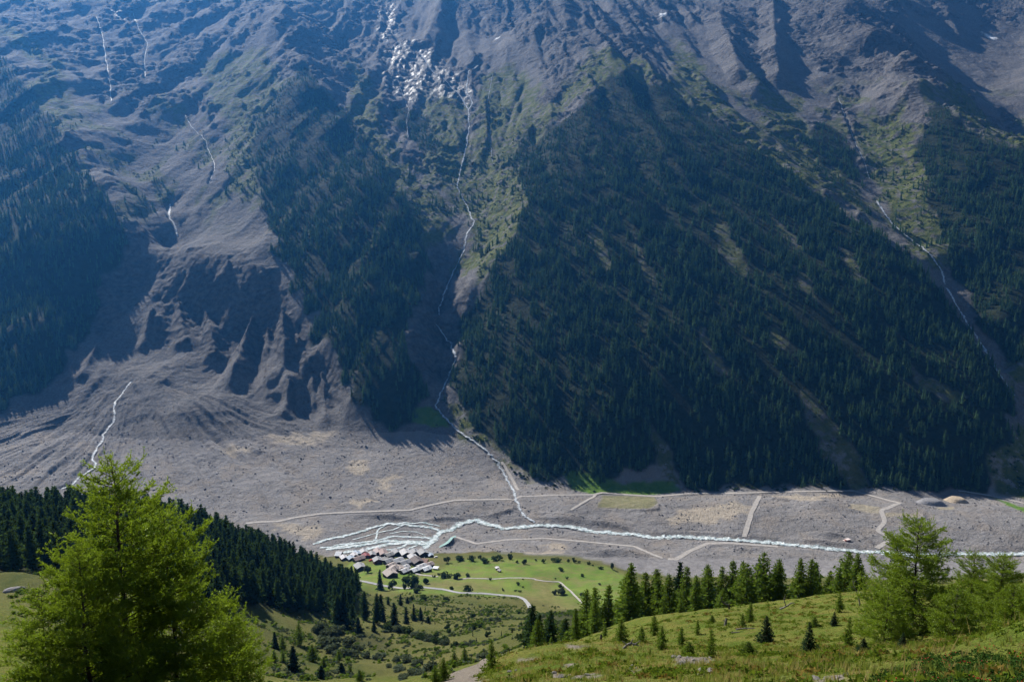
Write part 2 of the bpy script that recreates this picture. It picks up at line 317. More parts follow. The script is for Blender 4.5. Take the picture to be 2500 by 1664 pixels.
def course(P, hit, wob=0., seed=0, mono=True):
    X = np.array([hit(a, b) for a, b in dens(P, 14)])
    keep = [0]
    for i in range(1, len(X)):
        if np.hypot(*(X[i] - X[keep[-1]])) > 6 and (not mono or (X[i][1] - X[keep[-1]][1]) * (X[-1][1] - X[0][1] + 1e-6) > -400): keep.append(i)
    X = smooth(X[keep], 5)
    if wob:
        t = np.arange(len(X)) * 1.0; X = X + wob * np.stack([pn(t / 5, t * 0 + seed, 3) + .6 * pn(t / 2, t * 0 + seed, 5), pn(t / 5, t * 0 + seed + 9, 4)], 1)
    return X
river_c = [(course(P, fhit, 3, i, False), w_) for i, (P, w_) in enumerate(RIVER)]
stream_c = [(lab, [course(P, fhit, 3.5, 20 + i) for P in Ps], w_) for i, (lab, Ps, w_) in enumerate(STREAMS)]
track_c = [(lab, course(P, fhit, mono=False), w_) for lab, P, w_ in TRACKS]
road_c = [(nm, lab, course(P, nhit), w_) for nm, lab, P, w_ in NROADS]
nearpath_c = course(NEARPATH, nhit)
nearpath_c = smooth(np.array([nhit(a, b) for a, b in NEARPATH]), 8)

def seg_dist(X, Y, P, maxd):
    d = np.full(X.shape, maxd, float); P = np.asarray(P)
    m = (X > P[:, 0].min() - maxd) & (X < P[:, 0].max() + maxd) & (Y > P[:, 1].min() - maxd) & (Y < P[:, 1].max() + maxd)
    x, y = X[m], Y[m]; dd = np.full(x.shape, maxd, float); tt = np.zeros(x.shape)
    for i in range(len(P) - 1):
        a, b = P[i], P[i + 1]; e = b - a; L = e @ e + 1e-9
        k = (x > min(a[0], b[0]) - maxd) & (x < max(a[0], b[0]) + maxd) & (y > min(a[1], b[1]) - maxd) & (y < max(a[1], b[1]) + maxd)
        if not k.any(): continue
        t = np.clip(((x[k] - a[0]) * e[0] + (y[k] - a[1]) * e[1]) / L, 0, 1)
        q = np.hypot(x[k] - a[0] - t * e[0], y[k] - a[1] - t * e[1])
        better = q < dd[k]; kk = np.nonzero(k)[0][better]; dd[kk] = q[better]; tt[kk] = (i + t[better]) / (len(P) - 1)
    d[m] = dd; T = np.zeros(X.shape); T[m] = tt
    return d, T
def inside(X, Y, poly):
    poly = np.asarray(poly); out = np.zeros(X.shape, bool)
    m = (X > poly[:, 0].min()) & (X < poly[:, 0].max()) & (Y > poly[:, 1].min()) & (Y < poly[:, 1].max())
    x, y = X[m], Y[m]; c = np.zeros(x.shape, bool); j = len(poly) - 1
    for i in range(len(poly)):
        (xi, yi), (xj, yj) = poly[i], poly[j]
        if yi != yj:
            hit = ((yi > y) != (yj > y)) & (x < (xj - xi) * (y - yi) / (yj - yi) + xi); c ^= hit
        j = i
    out[m] = c; return out
def blur(F, n):
    for _ in range(n):
        G = np.pad(F, 1, mode='edge'); F = (G[1:-1, 1:-1] * 2 + G[:-2, 1:-1] + G[2:, 1:-1] + G[1:-1, :-2] + G[1:-1, 2:]) / 6
    return F
_warp = {}
def area(g, polys, hit, warp=10., wl=40., soft=1, step=25):
    key = (id(g), wl)
    if key not in _warp: _warp[key] = (fbm(g.X / wl, g.Y / wl, 2, 41) * 1.6, fbm(g.X / wl, g.Y / wl, 2, 47) * 1.6)
    wx = g.X + warp * _warp[key][0]; wy = g.Y + warp * _warp[key][1]
    out = np.zeros(g.X.shape)
    for P in polys:
        XY = [hit(a, b) for a, b in dens(P + [P[0]], step)]
        out = np.maximum(out, inside(wx, wy, XY))
    return blur(out, soft)

# ------------------------------------------------------------------ land cover of the far side
FOREST = [[(-220,120),(0,130),(60,200),(130,300),(180,380),(215,425),(250,470),(290,530),(310,600),(270,680),(240,760),(200,830),(150,900),(90,955),(0,1000),(-220,1010)],
 [(740,150),(800,230),(850,280),(900,350),(960,440),(1010,530),(1050,640),(1050,690),(1010,760),(990,850),(1030,930),(1040,990),(1020,1030),(960,1040),(890,1050),(870,960),(820,870),(770,800),(720,700),(690,620),(650,530),(625,440),(610,370),(640,290),(690,210)],
 [(1530,180),(1620,225),(1720,275),(1850,355),(1960,445),(2080,532),(2165,582),(2240,650),(2297,715),(2388,858),(2436,930),(2480,1010),(2465,1060),(2440,1130),(2390,1185),(2100,1192),(1900,1185),(1700,1192),(1640,1160),(1560,1140),(1480,1170),(1340,1175),(1250,1110),(1150,1040),(1095,975),(1125,880),(1130,780),(1200,660),(1275,560),(1290,480),(1250,380),(1330,310),(1420,270),(1480,200)],
 [(2290,250),(2400,335),(2720,410),(2720,940),(2450,870),(2390,780),(2330,660),(2290,560),(2265,450),(2240,350)],
 [(2000,300),(2060,330),(2100,420),(2110,470),(2040,420),(1960,340)], [(960,250),(1040,290),(1080,360),(1060,380),(1000,330),(960,300)]]
CLEAR = [[(1430,520),(1470,560),(1500,640),(1480,655),(1440,590)],[(1740,530),(1790,600),(1830,650),(1800,680),(1750,600)],[(1880,790),(1930,830),(1920,850),(1870,830)],
 [(1950,950),(2010,1000),(2080,1080),(2130,1185),(2080,1190),(2000,1100),(1960,1010)],[(1590,1050),(1640,1100),(1665,1190),(1620,1190),(1590,1110)],[(2210,890),(2290,930),(2360,960),(2330,985),(2250,950)],
 [(2040,580),(2090,640),(2120,690),(2080,670)],[(198,375),(212,380),(210,515),(202,515)],[(1860,500),(1880,510),(1960,590),(1940,600)],[(1700,790),(1740,840),(1780,920),(1750,910)],[(1540,560),(1580,640),(1600,700),(1570,660)],[(1920,640),(1990,720),(2010,760),(1960,720)]]
MEADF = [[(1370,1160),(1440,1150),(1520,1180),(1640,1172),(1665,1200),(1560,1208),(1450,1203),(1400,1195)],[(2360,1195),(2400,1205),(2480,1240),(2540,1270),(2540,1250),(2420,1212)],[(1020,1000),(1070,1000),(1095,1040),(1060,1045),(1010,1030)]]
GRASS = [[(1090,480),(1160,540),(1120,650),(1150,700),(1210,660),(1290,570),(1310,480),(1260,380),(1330,300),(1300,200),(1260,150),(1180,180),(1160,300),(1150,420)],
 [(860,140),(900,200),(940,320),(1000,400),(1060,470),(1110,520),(1090,600),(1040,600),(990,520),(900,360),(850,270)],
 [(1040,250),(1130,230),(1140,400),(1090,480),(1040,380)],[(0,60),(60,80),(140,150),(150,180),(60,130),(0,90)],[(140,160),(200,280),(170,340),(110,300),(60,200)],
 [(480,150),(640,110),(700,200),(690,260),(600,380),(560,330),(520,260)],[(540,370),(630,330),(640,480),(600,500),(560,440)],
 [(1440,120),(1560,140),(1640,210),(1540,200),(1440,230),(1380,270),(1320,320),(1300,290),(1400,200)],[(1640,90),(1680,130),(1760,230),(1860,330),(1960,420),(2110,560),(2180,610),(2080,540),(1850,350),(1640,225)],
 [(1850,180),(1930,260),(2060,420),(2160,570),(2110,520),(1950,420),(1880,320),(1840,250)],[(2080,300),(2200,270),(2270,380),(2290,540),(2330,660),(2270,640),(2180,560),(2130,440)],
 [(2420,1080),(2720,1000),(2720,1210),(2480,1210),(2410,1180)],[(2440,860),(2720,950),(2720,1050),(2470,960)],[(2300,160),(2420,300),(2720,380),(2720,420),(2420,345),(2330,270)],
 [(1060,990),(1150,1040),(1260,1120),(1340,1180),(1300,1165),(1200,1100),(1090,1030)]]
TAN = [[(850,1120),(905,1130),(890,1160),(860,1150)],[(865,1218),(915,1215),(890,1240),(845,1235)],[(925,1170),(965,1160),(950,1195),(925,1210)],[(654,1062),(836,1055),(760,1085),(660,1082)],[(560,1085),(620,1095),(600,1110),(540,1105)],
 [(1290,1350),(1350,1340),(1370,1362),(1300,1368)],[(2115,1400),(2250,1395),(2240,1425),(2110,1425)],[(1650,1245),(1830,1225),(1815,1260),(1700,1280),(1620,1270)],[(1900,1210),(2060,1205),(2000,1222),(1910,1222)],[(680,1270),(800,1290),(760,1320),(660,1285)],[(1320,1330),(1380,1325),(1360,1345)],[(2040,1362),(2100,1362),(2090,1380),(2040,1378)]]
OLIVE = [[(1473,1208),(1598,1213),(1604,1229),(1585,1242),(1457,1238)]]
BASIN = [[(2079,1229),(2150,1236),(2144,1254),(2072,1240)],[(2158,1251),(2246,1252),(2240,1264),(2155,1260)]]
DIRT = [[(2290,1237),(2330,1237),(2325,1243),(2292,1243)]]
WET = [[(935,130),(1000,100),(1100,160),(1160,230),(1140,260),(1080,240),(1010,250),(960,240),(930,190)],[(930,0),(960,0),(970,70),(950,110),(920,90)],[(265,28),(330,26),(340,48),(285,58)]]
SNOW = [[(1210,92),(1225,88),(1222,95),(1212,97)],[(2395,80),(2435,92),(2436,98),(2420,97)],[(1612,36),(1626,40),(1622,47),(1610,44)]]
DARKFACE = [[(390,620),(480,610),(560,620),(650,650),(690,700),(760,830),(790,920),(700,900),(560,900),(480,880),(380,820),(370,740)],[(285,170),(400,200),(395,260),(340,295),(290,240)],[(160,560),(310,560),(370,640),(330,760),(260,820),(200,800)],[(1010,620),(1060,640),(1080,780),(1090,920),(1030,950),(1000,860)],
 [(1200,0),(1350,0),(1290,60),(1220,80),(1180,40)],[(1950,0),(2150,0),(2200,90),(2080,110),(1980,80)]]
forest = area(FG, FOREST, fhit, 22, 60, 2); clear = area(FG, CLEAR, fhit, 10, 40, 1)
grass = area(FG, GRASS, fhit, 30, 60, 4); grass = np.maximum(grass, .8 * sst(.05, .25, fbm(FG.X / 90, FG.Y / 140, 3, 44)) * sst(380, 480, FG.Z) * sst(930, 800, FG.Z) * (1 - forest)); meadf = area(FG, MEADF, fhit, 6, 40, 1)
tan_ = area(FG, TAN, fhit, 14, 20, 3, 12); olive = area(FG, OLIVE, fhit, 1, 20, 1, 12); basin = area(FG, BASIN + DIRT, fhit, 1.5, 20, 1, 8)
wet = area(FG, WET, fhit, 20, 40, 2); snow = area(FG, SNOW, fhit, 3, 20, 1, 6); darkf = area(FG, DARKFACE, fhit, 14, 40, 3)

# ------------------------------------------------------------------ relief of the far side
X, Y, Z0 = FG.X, FG.Y, FG.Z
U = X / Y
wall = sst(18, 90, Z0) * sst(1290, 1430, Y)
high = sst(380, 620, Z0 + 160 * pn(X / 300, Y / 300, 9)) * (1 - forest)
k_ = np.clip((U + .05) * 1.8, -.3, .5)
s_ = X + k_ * (Y - 1500) + 45 * fbm(X / 150, Y / 150, 3, 13)
mod_ = np.clip(.5 + 1.3 * pn(X / 260, Y / 260, 17), .1, 1.2)
dz = wall * (24 * pn(s_ / 130, Y / 700, 1) + mod_ * (15 * pn(s_ / 56, Y / 260, 2) + 3.5 * pn(s_ / 23, Y / 90, 3) + 1.2 * pn(s_ / 10, Y / 30, 4)))
dz += wall * (9 * fbm(X / 160, Y / 160, 3, 21))
hw = wall * (1 - .75 * forest)
SCREE = [[(150,150),(280,290),(340,300),(450,240),(540,330),(600,400),(640,480),(640,600),(560,610),(440,600),(400,560),(330,480),(250,400),(160,300)],
 [(1000,30),(1080,0),(1100,60),(1180,90),(1240,90),(1290,140),(1240,200),(1170,130),(1060,120),(980,100)],[(1280,150),(1330,180),(1300,300),(1260,330),(1230,250)],
 [(1560,60),(1750,50),(1790,150),(1850,230),(1900,200),(1890,60),(1980,150),(2040,240),(2000,300),(1900,280),(1850,330),(1760,230),(1640,130)],[(2200,30),(2330,60),(2540,60),(2540,290),(2420,260),(2330,200),(2250,120)],[(2120,200),(2160,250),(2100,330),(2080,280)],[(580,130),(640,60),(700,80),(690,140),(640,190),(580,180)],
 [(450,640),(650,660),(760,830),(800,1000),(700,1000),(560,900),(420,860),(390,740)]]
scree = area(FG, SCREE, fhit, 20, 60, 4)
calm = 1 - .82 * np.clip(scree, 0, 1)
up_ = .25 + .75 * high
def rid(a, b, sd): return .45 - np.abs(pn(a, b, sd)) * 1.5
dz += hw * up_ * calm * (20 * rid(s_ / 150, Y / 420, 31) + 11 * rid(s_ / 62, Y / 170, 32) + 6 * rid((s_ + .3 * Y) / 27, Y / 70, 33) + 2.6 * rid(s_ / 12, Y / 26, 34) - 8)
outc = sst(.06, .26, fbm(X / 150, Y / 120, 4, 33, .6) + .10 * high - .12 * sst(.2, .8, grass)) * (1 - .8 * forest) * up_ * calm
bd_ = (Z0 + 10 * fbm(X / 70, Y / 70, 3, 53) + .12 * X) / 24.0 % 1.0
dz += hw * outc * (6 * fbm(X / 30, Y / 20, 4, 37, .6, True) + 3 + 15 * (sst(.3, .7, bd_) - bd_))
dz += hw * (.7 * fbm(X / 12, Y / 12, 2, 35, .6) + 1.1 * (1 - outc) * pn(s_ / 8, Y / 160, 36))
# rock steps: level bands broken by noise
band = Z0 + 14 * fbm(X / 80, Y / 80, 3, 51) + .08 * X
st_ = 17.0; fr_ = (band / st_) % 1.0
dz += wet * wall * st_ * .75 * (sst(.25, .75, fr_) - fr_) + darkf * wall * 2 * (sst(.3, .7, (band / 19) % 1.0) - (band / 19) % 1.0)
dz += darkf * wall * 4 * fbm(X / 22, Y / 45, 4, 55, .6, True)
# gravel floor and fan
flr = 1 - wall
ax, ay = fhit(330, 905); th = np.arctan2(X - ax, ay - Y + 1); rr = np.hypot(X - ax, Y - ay)
fan = sst(700, 250, rr) * sst(1180, 1260, Y) * (Y < 1700) * sst(1.35, 1.1, np.abs(th))
dz += fan * (5.5 * fbm(th * 22 + .3 * pn(X / 60, Y / 60, 3), rr / 260, 3, 61) * np.clip(rr / 250, .2, 1) + 1.6 * fbm(th * 55, rr / 110, 2, 65))
dz += flr * (2.6 * fbm(X / 60, Y / 38, 3, 71) * np.clip(.6 + 1.6 * pn(X / 150, Y / 90, 73), .15, 1.3) + .75 * fbm(X / 14, Y / 9, 3, 75, .6) * np.clip(.45 + 1.8 * pn(X / 90, Y / 60, 74), .1, 1.2))
def cone(P, wd, h):
    d, t = seg_dist(FG.X, FG.Y, smooth(np.array([fhit(a, b) for a, b in P]), 5), wd * 1.2)
    return h * np.clip(1 - d / (wd * (.22 + .9 * t)), 0, 1) * sst(0, .1, t) * sst(1.0, .8, t)
def bump(P, wd, h, taper=False, hit=fhit):
    d, t = seg_dist(FG.X, FG.Y, smooth(np.array([hit(a, b) for a, b in P]), 5), wd)
    q = np.clip(1 - d / wd, 0, 1)
    return h * q * ((.25 + .75 * np.sin(np.pi * np.clip(t, .02, .98))) if taper else 1)
for P, wd, h in [([(622,785),(600,860),(555,975)],40,36),([(655,810),(655,880),(650,1000)],24,16),([(690,785),(695,880),(705,1000)],52,36),([(722,830),(765,930)],26,15),([(500,765),(515,830),(535,915)],36,22),([(435,735),(445,800),(455,870)],36,20),
                 ([(712,965),(700,1000),(688,1030)],28,14),([(785,920),(790,980),(797,1050)],22,14),([(755,900),(765,960),(770,1010)],16,10),([(375,755),(340,860)],24,13),([(240,850),(195,940)],28,12),([(180,880),(160,940)],18,8),([(560,640),(540,700)],26,12),([(470,650),(450,720)],26,12)]:
    dz += cone(P, wd, h)
for P, wd, h in [([(1080,0),(1062,60),(1040,110)],70,40),([(1235,90),(1300,60)],50,20),
                 ([(1755,55),(1790,150),(1850,230)],60,32),([(1885,20),(1890,110),(1900,200)],60,40),([(1780,120),(1800,200)],40,22),([(2310,30),(2340,100)],60,25),([(2250,210),(2180,270)],40,15),([(700,60),(650,150)],60,-20),([(1120,440),(1180,360),(1190,280)],20,8),([(1205,450),(1240,300),(1280,200)],14,-8),([(1255,330),(1275,240)],12,-6)]:
    dz += bump(P, wd, h)
for P, wd, h in [([(1300,1262),(1380,1269),(1500,1284),(1600,1303),(1700,1303),(1815,1309),(2000,1322),(2130,1337)],9,5),([(960,1266),(1000,1269),(1040,1271),(1100,1266),(1180,1263),(1250,1247)],8,3.2),([(850,1258),(950,1262),(1000,1262)],10,4),
                 ([(1310,1250),(1400,1262),(1500,1275),(1600,1292)],10,4),([(2020,1285),(2080,1300),(2140,1335)],8,5),([(1200,1258),(1240,1249),(1262,1235)],6,2.5),([(2190,1320),(2260,1325)],10,4),([(2000,1300),(2060,1310)],8,3),([(1455,1240),(1590,1246),(1606,1230)],5,3),([(1120,1310),(1080,1338)],7,4),
                 ([(1855,1214),(1900,1221),(1960,1220)],7,2.5),([(1700,1343),(1740,1330),(1850,1336)],8,2.5),([(2100,1240),(2150,1256),(2246,1268),(2252,1250)],6,2.5),([(1400,1352),(1500,1350),(1560,1352)],14,5),([(1780,1345),(1850,1342)],9,3),([(2340,1228),(2400,1236),(2450,1250)],8,3)]:
    dz += bump(P, wd, h * 1.35, True)
for P, wd, h in [([(370,925),(470,960),(560,1010),(640,1048),(700,1065)],9,-4),([(335,960),(395,1050),(430,1130),(470,1200)],9,-3),([(640,1110),(720,1150),(790,1200),(845,1245)],8,-3.5),([(620,1120),(700,1180),(760,1230)],7,-2.5),([(450,1010),(560,1100),(640,1190),(660,1250)],10,-3),([(230,950),(120,1050),(60,1120)],12,-4),([(260,960),(180,1060),(120,1150)],10,3),([(200,990),(60,1060)],12,3),([(800,1090),(880,1150),(920,1220)],7,-2.5),([(480,990),(600,1080),(700,1150)],9,2.5),([(390,1010),(450,1120),(520,1220)],9,2.5),([(1000,1090),(1060,1150),(1120,1200)],8,1.5)]:
    dz += bump(P, wd, h)
flat = np.zeros(X.shape); cut = np.zeros(X.shape)
for P, w_ in river_c:
    d, _ = seg_dist(X, Y, P, 40); flat = np.maximum(flat, sst(w_ + 12, w_ * .6, d)); cut = np.maximum(cut, sst(w_ + 6, w_ * .4, d) * (1.6 if w_ > 8 else .7))
for lab, P, w_ in track_c:
    d, _ = seg_dist(X, Y, P, 25); flat = np.maximum(flat, sst(w_ * 1.6, w_ * .5, d)); cut -= .5 * sst(w_ * 1.5, w_ * .6, d)
for lab, Ps, w_ in stream_c:
    for P in Ps:
        d, _ = seg_dist(X, Y, P, 30); cut = np.maximum(cut, (3.5 if 'fan' in lab else 2.0) * sst(w_ * 2.2, w_ * .5, d)); flat = np.maximum(flat, .6 * sst(w_ * 2.5, w_ * .5, d))
flat = np.maximum(flat, np.maximum(olive, basin))
FG.Z = Z0 + dz * (1 - flat) - cut
FG.Z += sst(1005, 1000, Y) * 0
slope = np.hypot(np.gradient(blur(FG.Z, 1), axis=0) / np.gradient(Y, axis=0), np.gradient(FG.Z, axis=1) / np.gradient(X, axis=1))
rock = np.clip(sst(.95, 1.5, slope) * wall + .8 * darkf + .75 * outc * wall, 0, 1) * (1 - .6 * forest)

# ------------------------------------------------------------------ land cover and relief of the near side
xn, yn = NG.X, NG.Y
MEAD = [[(850,1372),(1070,1383),(1110,1370),(1200,1362),(1290,1365),(1400,1370),(1480,1383),(1540,1408),(1570,1440),(1500,1475),(1440,1492),(1390,1490),(1340,1472),(1290,1452),(1200,1455),(1050,1450),(960,1442),(880,1440),(850,1420)]]
DRY = [[(1280,1445),(1340,1440),(1400,1470),(1420,1490),(1360,1490),(1300,1470)],[(1050,1415),(1200,1425),(1250,1440),(1120,1438),(1040,1430)],[(1290,1408),(1350,1412),(1340,1440),(1280,1430)]]
DEBR = [[(560,1280),(800,1347),(900,1346),(1060,1350),(1110,1348),(1200,1346),(1290,1357),(1400,1363),(1500,1388),(1560,1412),(1700,1425),(2000,1428),(2800,1415),(2800,1340),(560,1240)]]
BARE = [[(1385,1573),(1430,1575),(1425,1583),(1390,1582)],[(1265,1607),(1300,1607),(1295,1614),(1270,1613)],[(1380,1625),(1405,1625),(1400,1636),(1382,1634)],[(1335,1647),(1385,1645),(1375,1655),(1335,1656)],[(1405,1650),(1470,1642),(1460,1655),(1410,1660)],[(1640,1605),(1740,1607),(1730,1620),(1650,1622)],[(1710,1638),(1745,1638),(1740,1648),(1712,1648)],[(2220,1492),(2260,1488),(2250,1500),(2225,1502)],
        [(1540,1640),(1560,1635),(1555,1645)],[(1900,1650),(1925,1650),(1920,1658)],[(2000,1655),(2060,1652),(2050,1664),(2005,1664)],[(1240,1655),(1260,1650),(1255,1660)]]
SCARP = [[(870,1540),(940,1545),(965,1585),(930,1590),(880,1575)]]
def nfar(px, py): return NG.hit(px, py)
mead = area(NG, MEAD, nhit, 6, 40, 2); dry = area(NG, DRY, nhit, 10, 40, 4); scarp = area(NG, SCARP, nhit, 3, 15, 1)
debrn = area(NG, [[(a, b) for a, b in DEBR[0]]], lambda a, b: (lambda t: t)(((uof(a, b) * (CAM_Z - 12) / -ratio(b)), (CAM_Z - 12) / -ratio(b))), 8, 25, 1)
debrf = 1.0
bare = area(NG, BARE, nhit, .25, .8, 1, 6)
dn, _ = seg_dist(xn, yn, nearpath_c, 6); bare = np.maximum(bare, sst(1.35, .8, dn + .35 * pn(xn / 1.2, yn / 1.2, 8)))
ampn = np.clip(yn, 0, 200)
dzn = .011 * ampn * fbm(xn / 34, yn / 34, 3, 81) + np.minimum(.5, .004 * yn) * fbm(xn / 6, yn / 6, 3, 85) + .10 * fbm(xn / 1.6, yn / 1.6, 3, 88) * sst(140, 60, yn)
dzn += 2.0 * sst(500, 700, yn) * fbm(xn / 60, yn / 45, 2, 90) * (1 - .5 * mead)
flatn = sst(1.6, .9, dn)
for nm, lab, P, w_ in road_c:
    d, _ = seg_dist(xn, yn, P, 15); flatn = np.maximum(flatn, sst(w_ * 1.7, w_ * .6, d))
NG.Z = NG.Z + dzn * (1 - .85 * flatn) * (1 - .6 * sst(940, 1000, yn)) - 2.0 * scarp
ZN1000 = NG.at(FG.X[0], FG.Y[0]); j0 = FG.Z[0].copy()
blend = sst(1040, 1000, FG.Y); FG.Z += blend * (ZN1000 - j0)[None]
grassF = sst(1015, 1000, FG.Y) * 0
# debris edge carried over onto the far sheet
debF = np.ones(FG.X.shape); sel = FG.Y < 1030
def nmap(px, py): y = (CAM_Z - 12) / -ratio(py); return float(uof(px, py) * y), float(y)
debF = np.where(sel, area(FG, DEBR, nmap, 8, 25, 1), 1.0)

# ------------------------------------------------------------------ materials
def mat(name): 
    m = bpy.data.materials.new(name); m.use_nodes = True
    return m, m.node_tree, m.node_tree.nodes['Principled BSDF']
def N(t, ty, **kw):
    nd = t.nodes.new(ty)
    for k, v in kw.items():
        if k in nd.inputs: nd.inputs[k].default_value = v
        else: setattr(nd, k, v)
    return nd
def mix(t, f, a, b, blend='MIX'):
    nd = t.nodes.new('ShaderNodeMix'); nd.data_type = 'RGBA'; nd.blend_type = blend
    for sock, v in ((nd.inputs[0], f), (nd.inputs[6], a), (nd.inputs[7], b)):
        if hasattr(v, 'is_linked') or isinstance(v, bpy.types.NodeSocket): t.links.new(v, sock)
        elif isinstance(v, (int, float)): sock.default_value = v
        else: sock.default_value = (*v, 1)
    return nd.outputs[2]
def noise(t, co, scale, detail=4, lo=.35, hi=.65, rough=.6):
    nd = N(t, 'ShaderNodeTexNoise'); nd.inputs['Scale'].default_value = scale; nd.inputs['Detail'].default_value = detail; nd.inputs['Roughness'].default_value = rough
    t.links.new(co, nd.inputs['Vector'])
    mr = N(t, 'ShaderNodeMapRange'); mr.inputs[1].default_value = lo; mr.inputs[2].default_value = hi
    t.links.new(nd.outputs[0], mr.inputs[0]); return mr.outputs[0]
def math_(t, op, a, b):
    nd = N(t, 'ShaderNodeMath', operation=op)
    for s, v in zip(nd.inputs, (a, b)):
        if isinstance(v, (int, float)): s.default_value = v
        else: t.links.new(v, s)
    return nd.outputs[0]
def flatmat(name, col, rough=.9, spec=.15, var=.25, scale=.5, bump=0., met=0.):
    m, t, p = mat(name); co = N(t, 'ShaderNodeTexCoord').outputs['Object']
    f = noise(t, co, scale, 5); d = tuple(c * (1 - var) for c in col); l = tuple(min(1, c * (1 + var)) for c in col)
    t.links.new(mix(t, f, d, l), p.inputs['Base Color']); p.inputs['Roughness'].default_value = rough; p.inputs['Specular IOR Level'].default_value = spec; p.inputs['Metallic'].default_value = met
    if bump:
        b = N(t, 'ShaderNodeBump'); b.inputs['Strength'].default_value = .6; b.inputs['Distance'].default_value = bump
        t.links.new(f, b.inputs['Height']); t.links.new(b.outputs[0], p.inputs['Normal'])
    return m

def far_material(name, dk):
    m, t, p = mat(name); co = N(t, 'ShaderNodeTexCoord').outputs['Object']
    a1 = N(t, 'ShaderNodeVertexColor', layer_name='cover_a'); a2 = N(t, 'ShaderNodeVertexColor', layer_name='cover_b'); a3 = N(t, 'ShaderNodeVertexColor', layer_name='cover_c')
    def rgb(a): s = N(t, 'ShaderNodeSeparateColor'); t.links.new(a.outputs[0], s.inputs[0]); return s.outputs
    fo, gr, ro = rgb(a1); ta, we, sn = rgb(a2); me_, ol, de = rgb(a3)
    big = noise(t, co, .012, 6); mid = noise(t, co, .09, 6); fine = noise(t, co, .55, 5, .3, .7)
    c = mix(t, big, (.135, .125, .120), (.255, .237, .226)); c = mix(t, math_(t, 'MULTIPLY', mid, .6), c, (.25, .236, .228)); 
    c = mix(t, math_(t, 'MULTIPLY', noise(t, co, .022, 5, .48, .62), .6), c, (.27, .225, .18))
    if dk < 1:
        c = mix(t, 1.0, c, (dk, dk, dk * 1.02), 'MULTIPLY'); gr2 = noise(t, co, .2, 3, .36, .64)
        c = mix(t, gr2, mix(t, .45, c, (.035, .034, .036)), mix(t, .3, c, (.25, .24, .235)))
    c = mix(t, fine, mix(t, .38, c, (.08, .077, .08)), mix(t, .2, c, (.36, .35, .345)))
    rk = mix(t, mid, (.045, .044, .050), (.16, .148, .14)); rk = mix(t, fine, mix(t, .5, rk, (.03, .03, .035)), rk)
    c = mix(t, math_(t, 'MULTIPLY', ro, .85), c, rk)
    gc = mix(t, mid, (.06, .085, .02), (.15, .15, .045)); gc = mix(t, fine, mix(t, .5, gc, (.02, .035, .01)), gc)
    gm = math_(t, 'MULTIPLY', gr, noise(t, co, .05, 6, .38, .5)); c = mix(t, gm, c, gc)
    ff = mix(t, mid, (.010, .016, .008), (.026, .032, .015)); c = mix(t, fo, c, ff)
    c = mix(t, math_(t, 'MULTIPLY', ta, .8), c, mix(t, fine, (.28, .23, .17), (.46, .40, .32)))
    c = mix(t, me_, c, mix(t, mid, (.07, .15, .02), (.12, .19, .035))); c = mix(t, ol, c, mix(t, mid, (.15, .15, .075), (.22, .20, .12)))
    c = mix(t, math_(t, 'SUBTRACT', 1.0, de), c, mix(t, mid, (.07, .08, .025), (.14, .12, .05)))
    c = mix(t, math_(t, 'MULTIPLY', we, .5), c, (.07, .068, .072)); c = mix(t, sn, c, (.82, .84, .86))
    t.links.new(c, p.inputs['Base Color'])
    rg = N(t, 'ShaderNodeMapRange'); rg.inputs[3].default_value = .92; rg.inputs[4].default_value = .5; t.links.new(math_(t, 'MULTIPLY', we, noise(t, co, .06, 4, .45, .6)), rg.inputs[0]); t.links.new(rg.outputs[0], p.inputs['Roughness'])
    sp = N(t, 'ShaderNodeMapRange'); sp.inputs[3].default_value = .06; sp.inputs[4].default_value = .35; t.links.new(we, sp.inputs[0]); t.links.new(sp.outputs[0], p.inputs['Specular IOR Level'])
    b = N(t, 'ShaderNodeBump'); b.inputs['Strength'].default_value = .9; b.inputs['Distance'].default_value = 1.1; t.links.new(fine, b.inputs['Height']); 
    b2 = N(t, 'ShaderNodeBump'); b2.inputs['Strength'].default_value = .7; b2.inputs['Distance'].default_value = 3.0; t.links.new(mid, b2.inputs['Height'])
    if dk < 1:
        rn = N(t, 'ShaderNodeTexNoise'); rn.noise_type = 'RIDGED_MULTIFRACTAL'; rn.normalize = True; rn.inputs['Scale'].default_value = .035; rn.inputs['Detail'].default_value = 5; rn.inputs['Roughness'].default_value = .65
        mp = N(t, 'ShaderNodeMapping'); mp.inputs['Rotation'].default_value = (.5, .3, .2); mp.inputs['Scale'].default_value = (1, .8, 1.9); t.links.new(co, mp.inputs[0]); t.links.new(mp.outputs[0], rn.inputs['Vector'])
        b3 = N(t, 'ShaderNodeBump'); b3.inputs['Distance'].default_value = 20.0; t.links.new(rn.outputs[0], b3.inputs['Height']); t.links.new(math_(t, 'ADD', math_(t, 'MULTIPLY', ro, .7), .22), b3.inputs['Strength']); t.links.new(b3.outputs[0], b2.inputs['Normal'])
    t.links.new(b2.outputs[0], b.inputs['Normal'])
    t.links.new(b.outputs[0], p.inputs['Normal']); return m
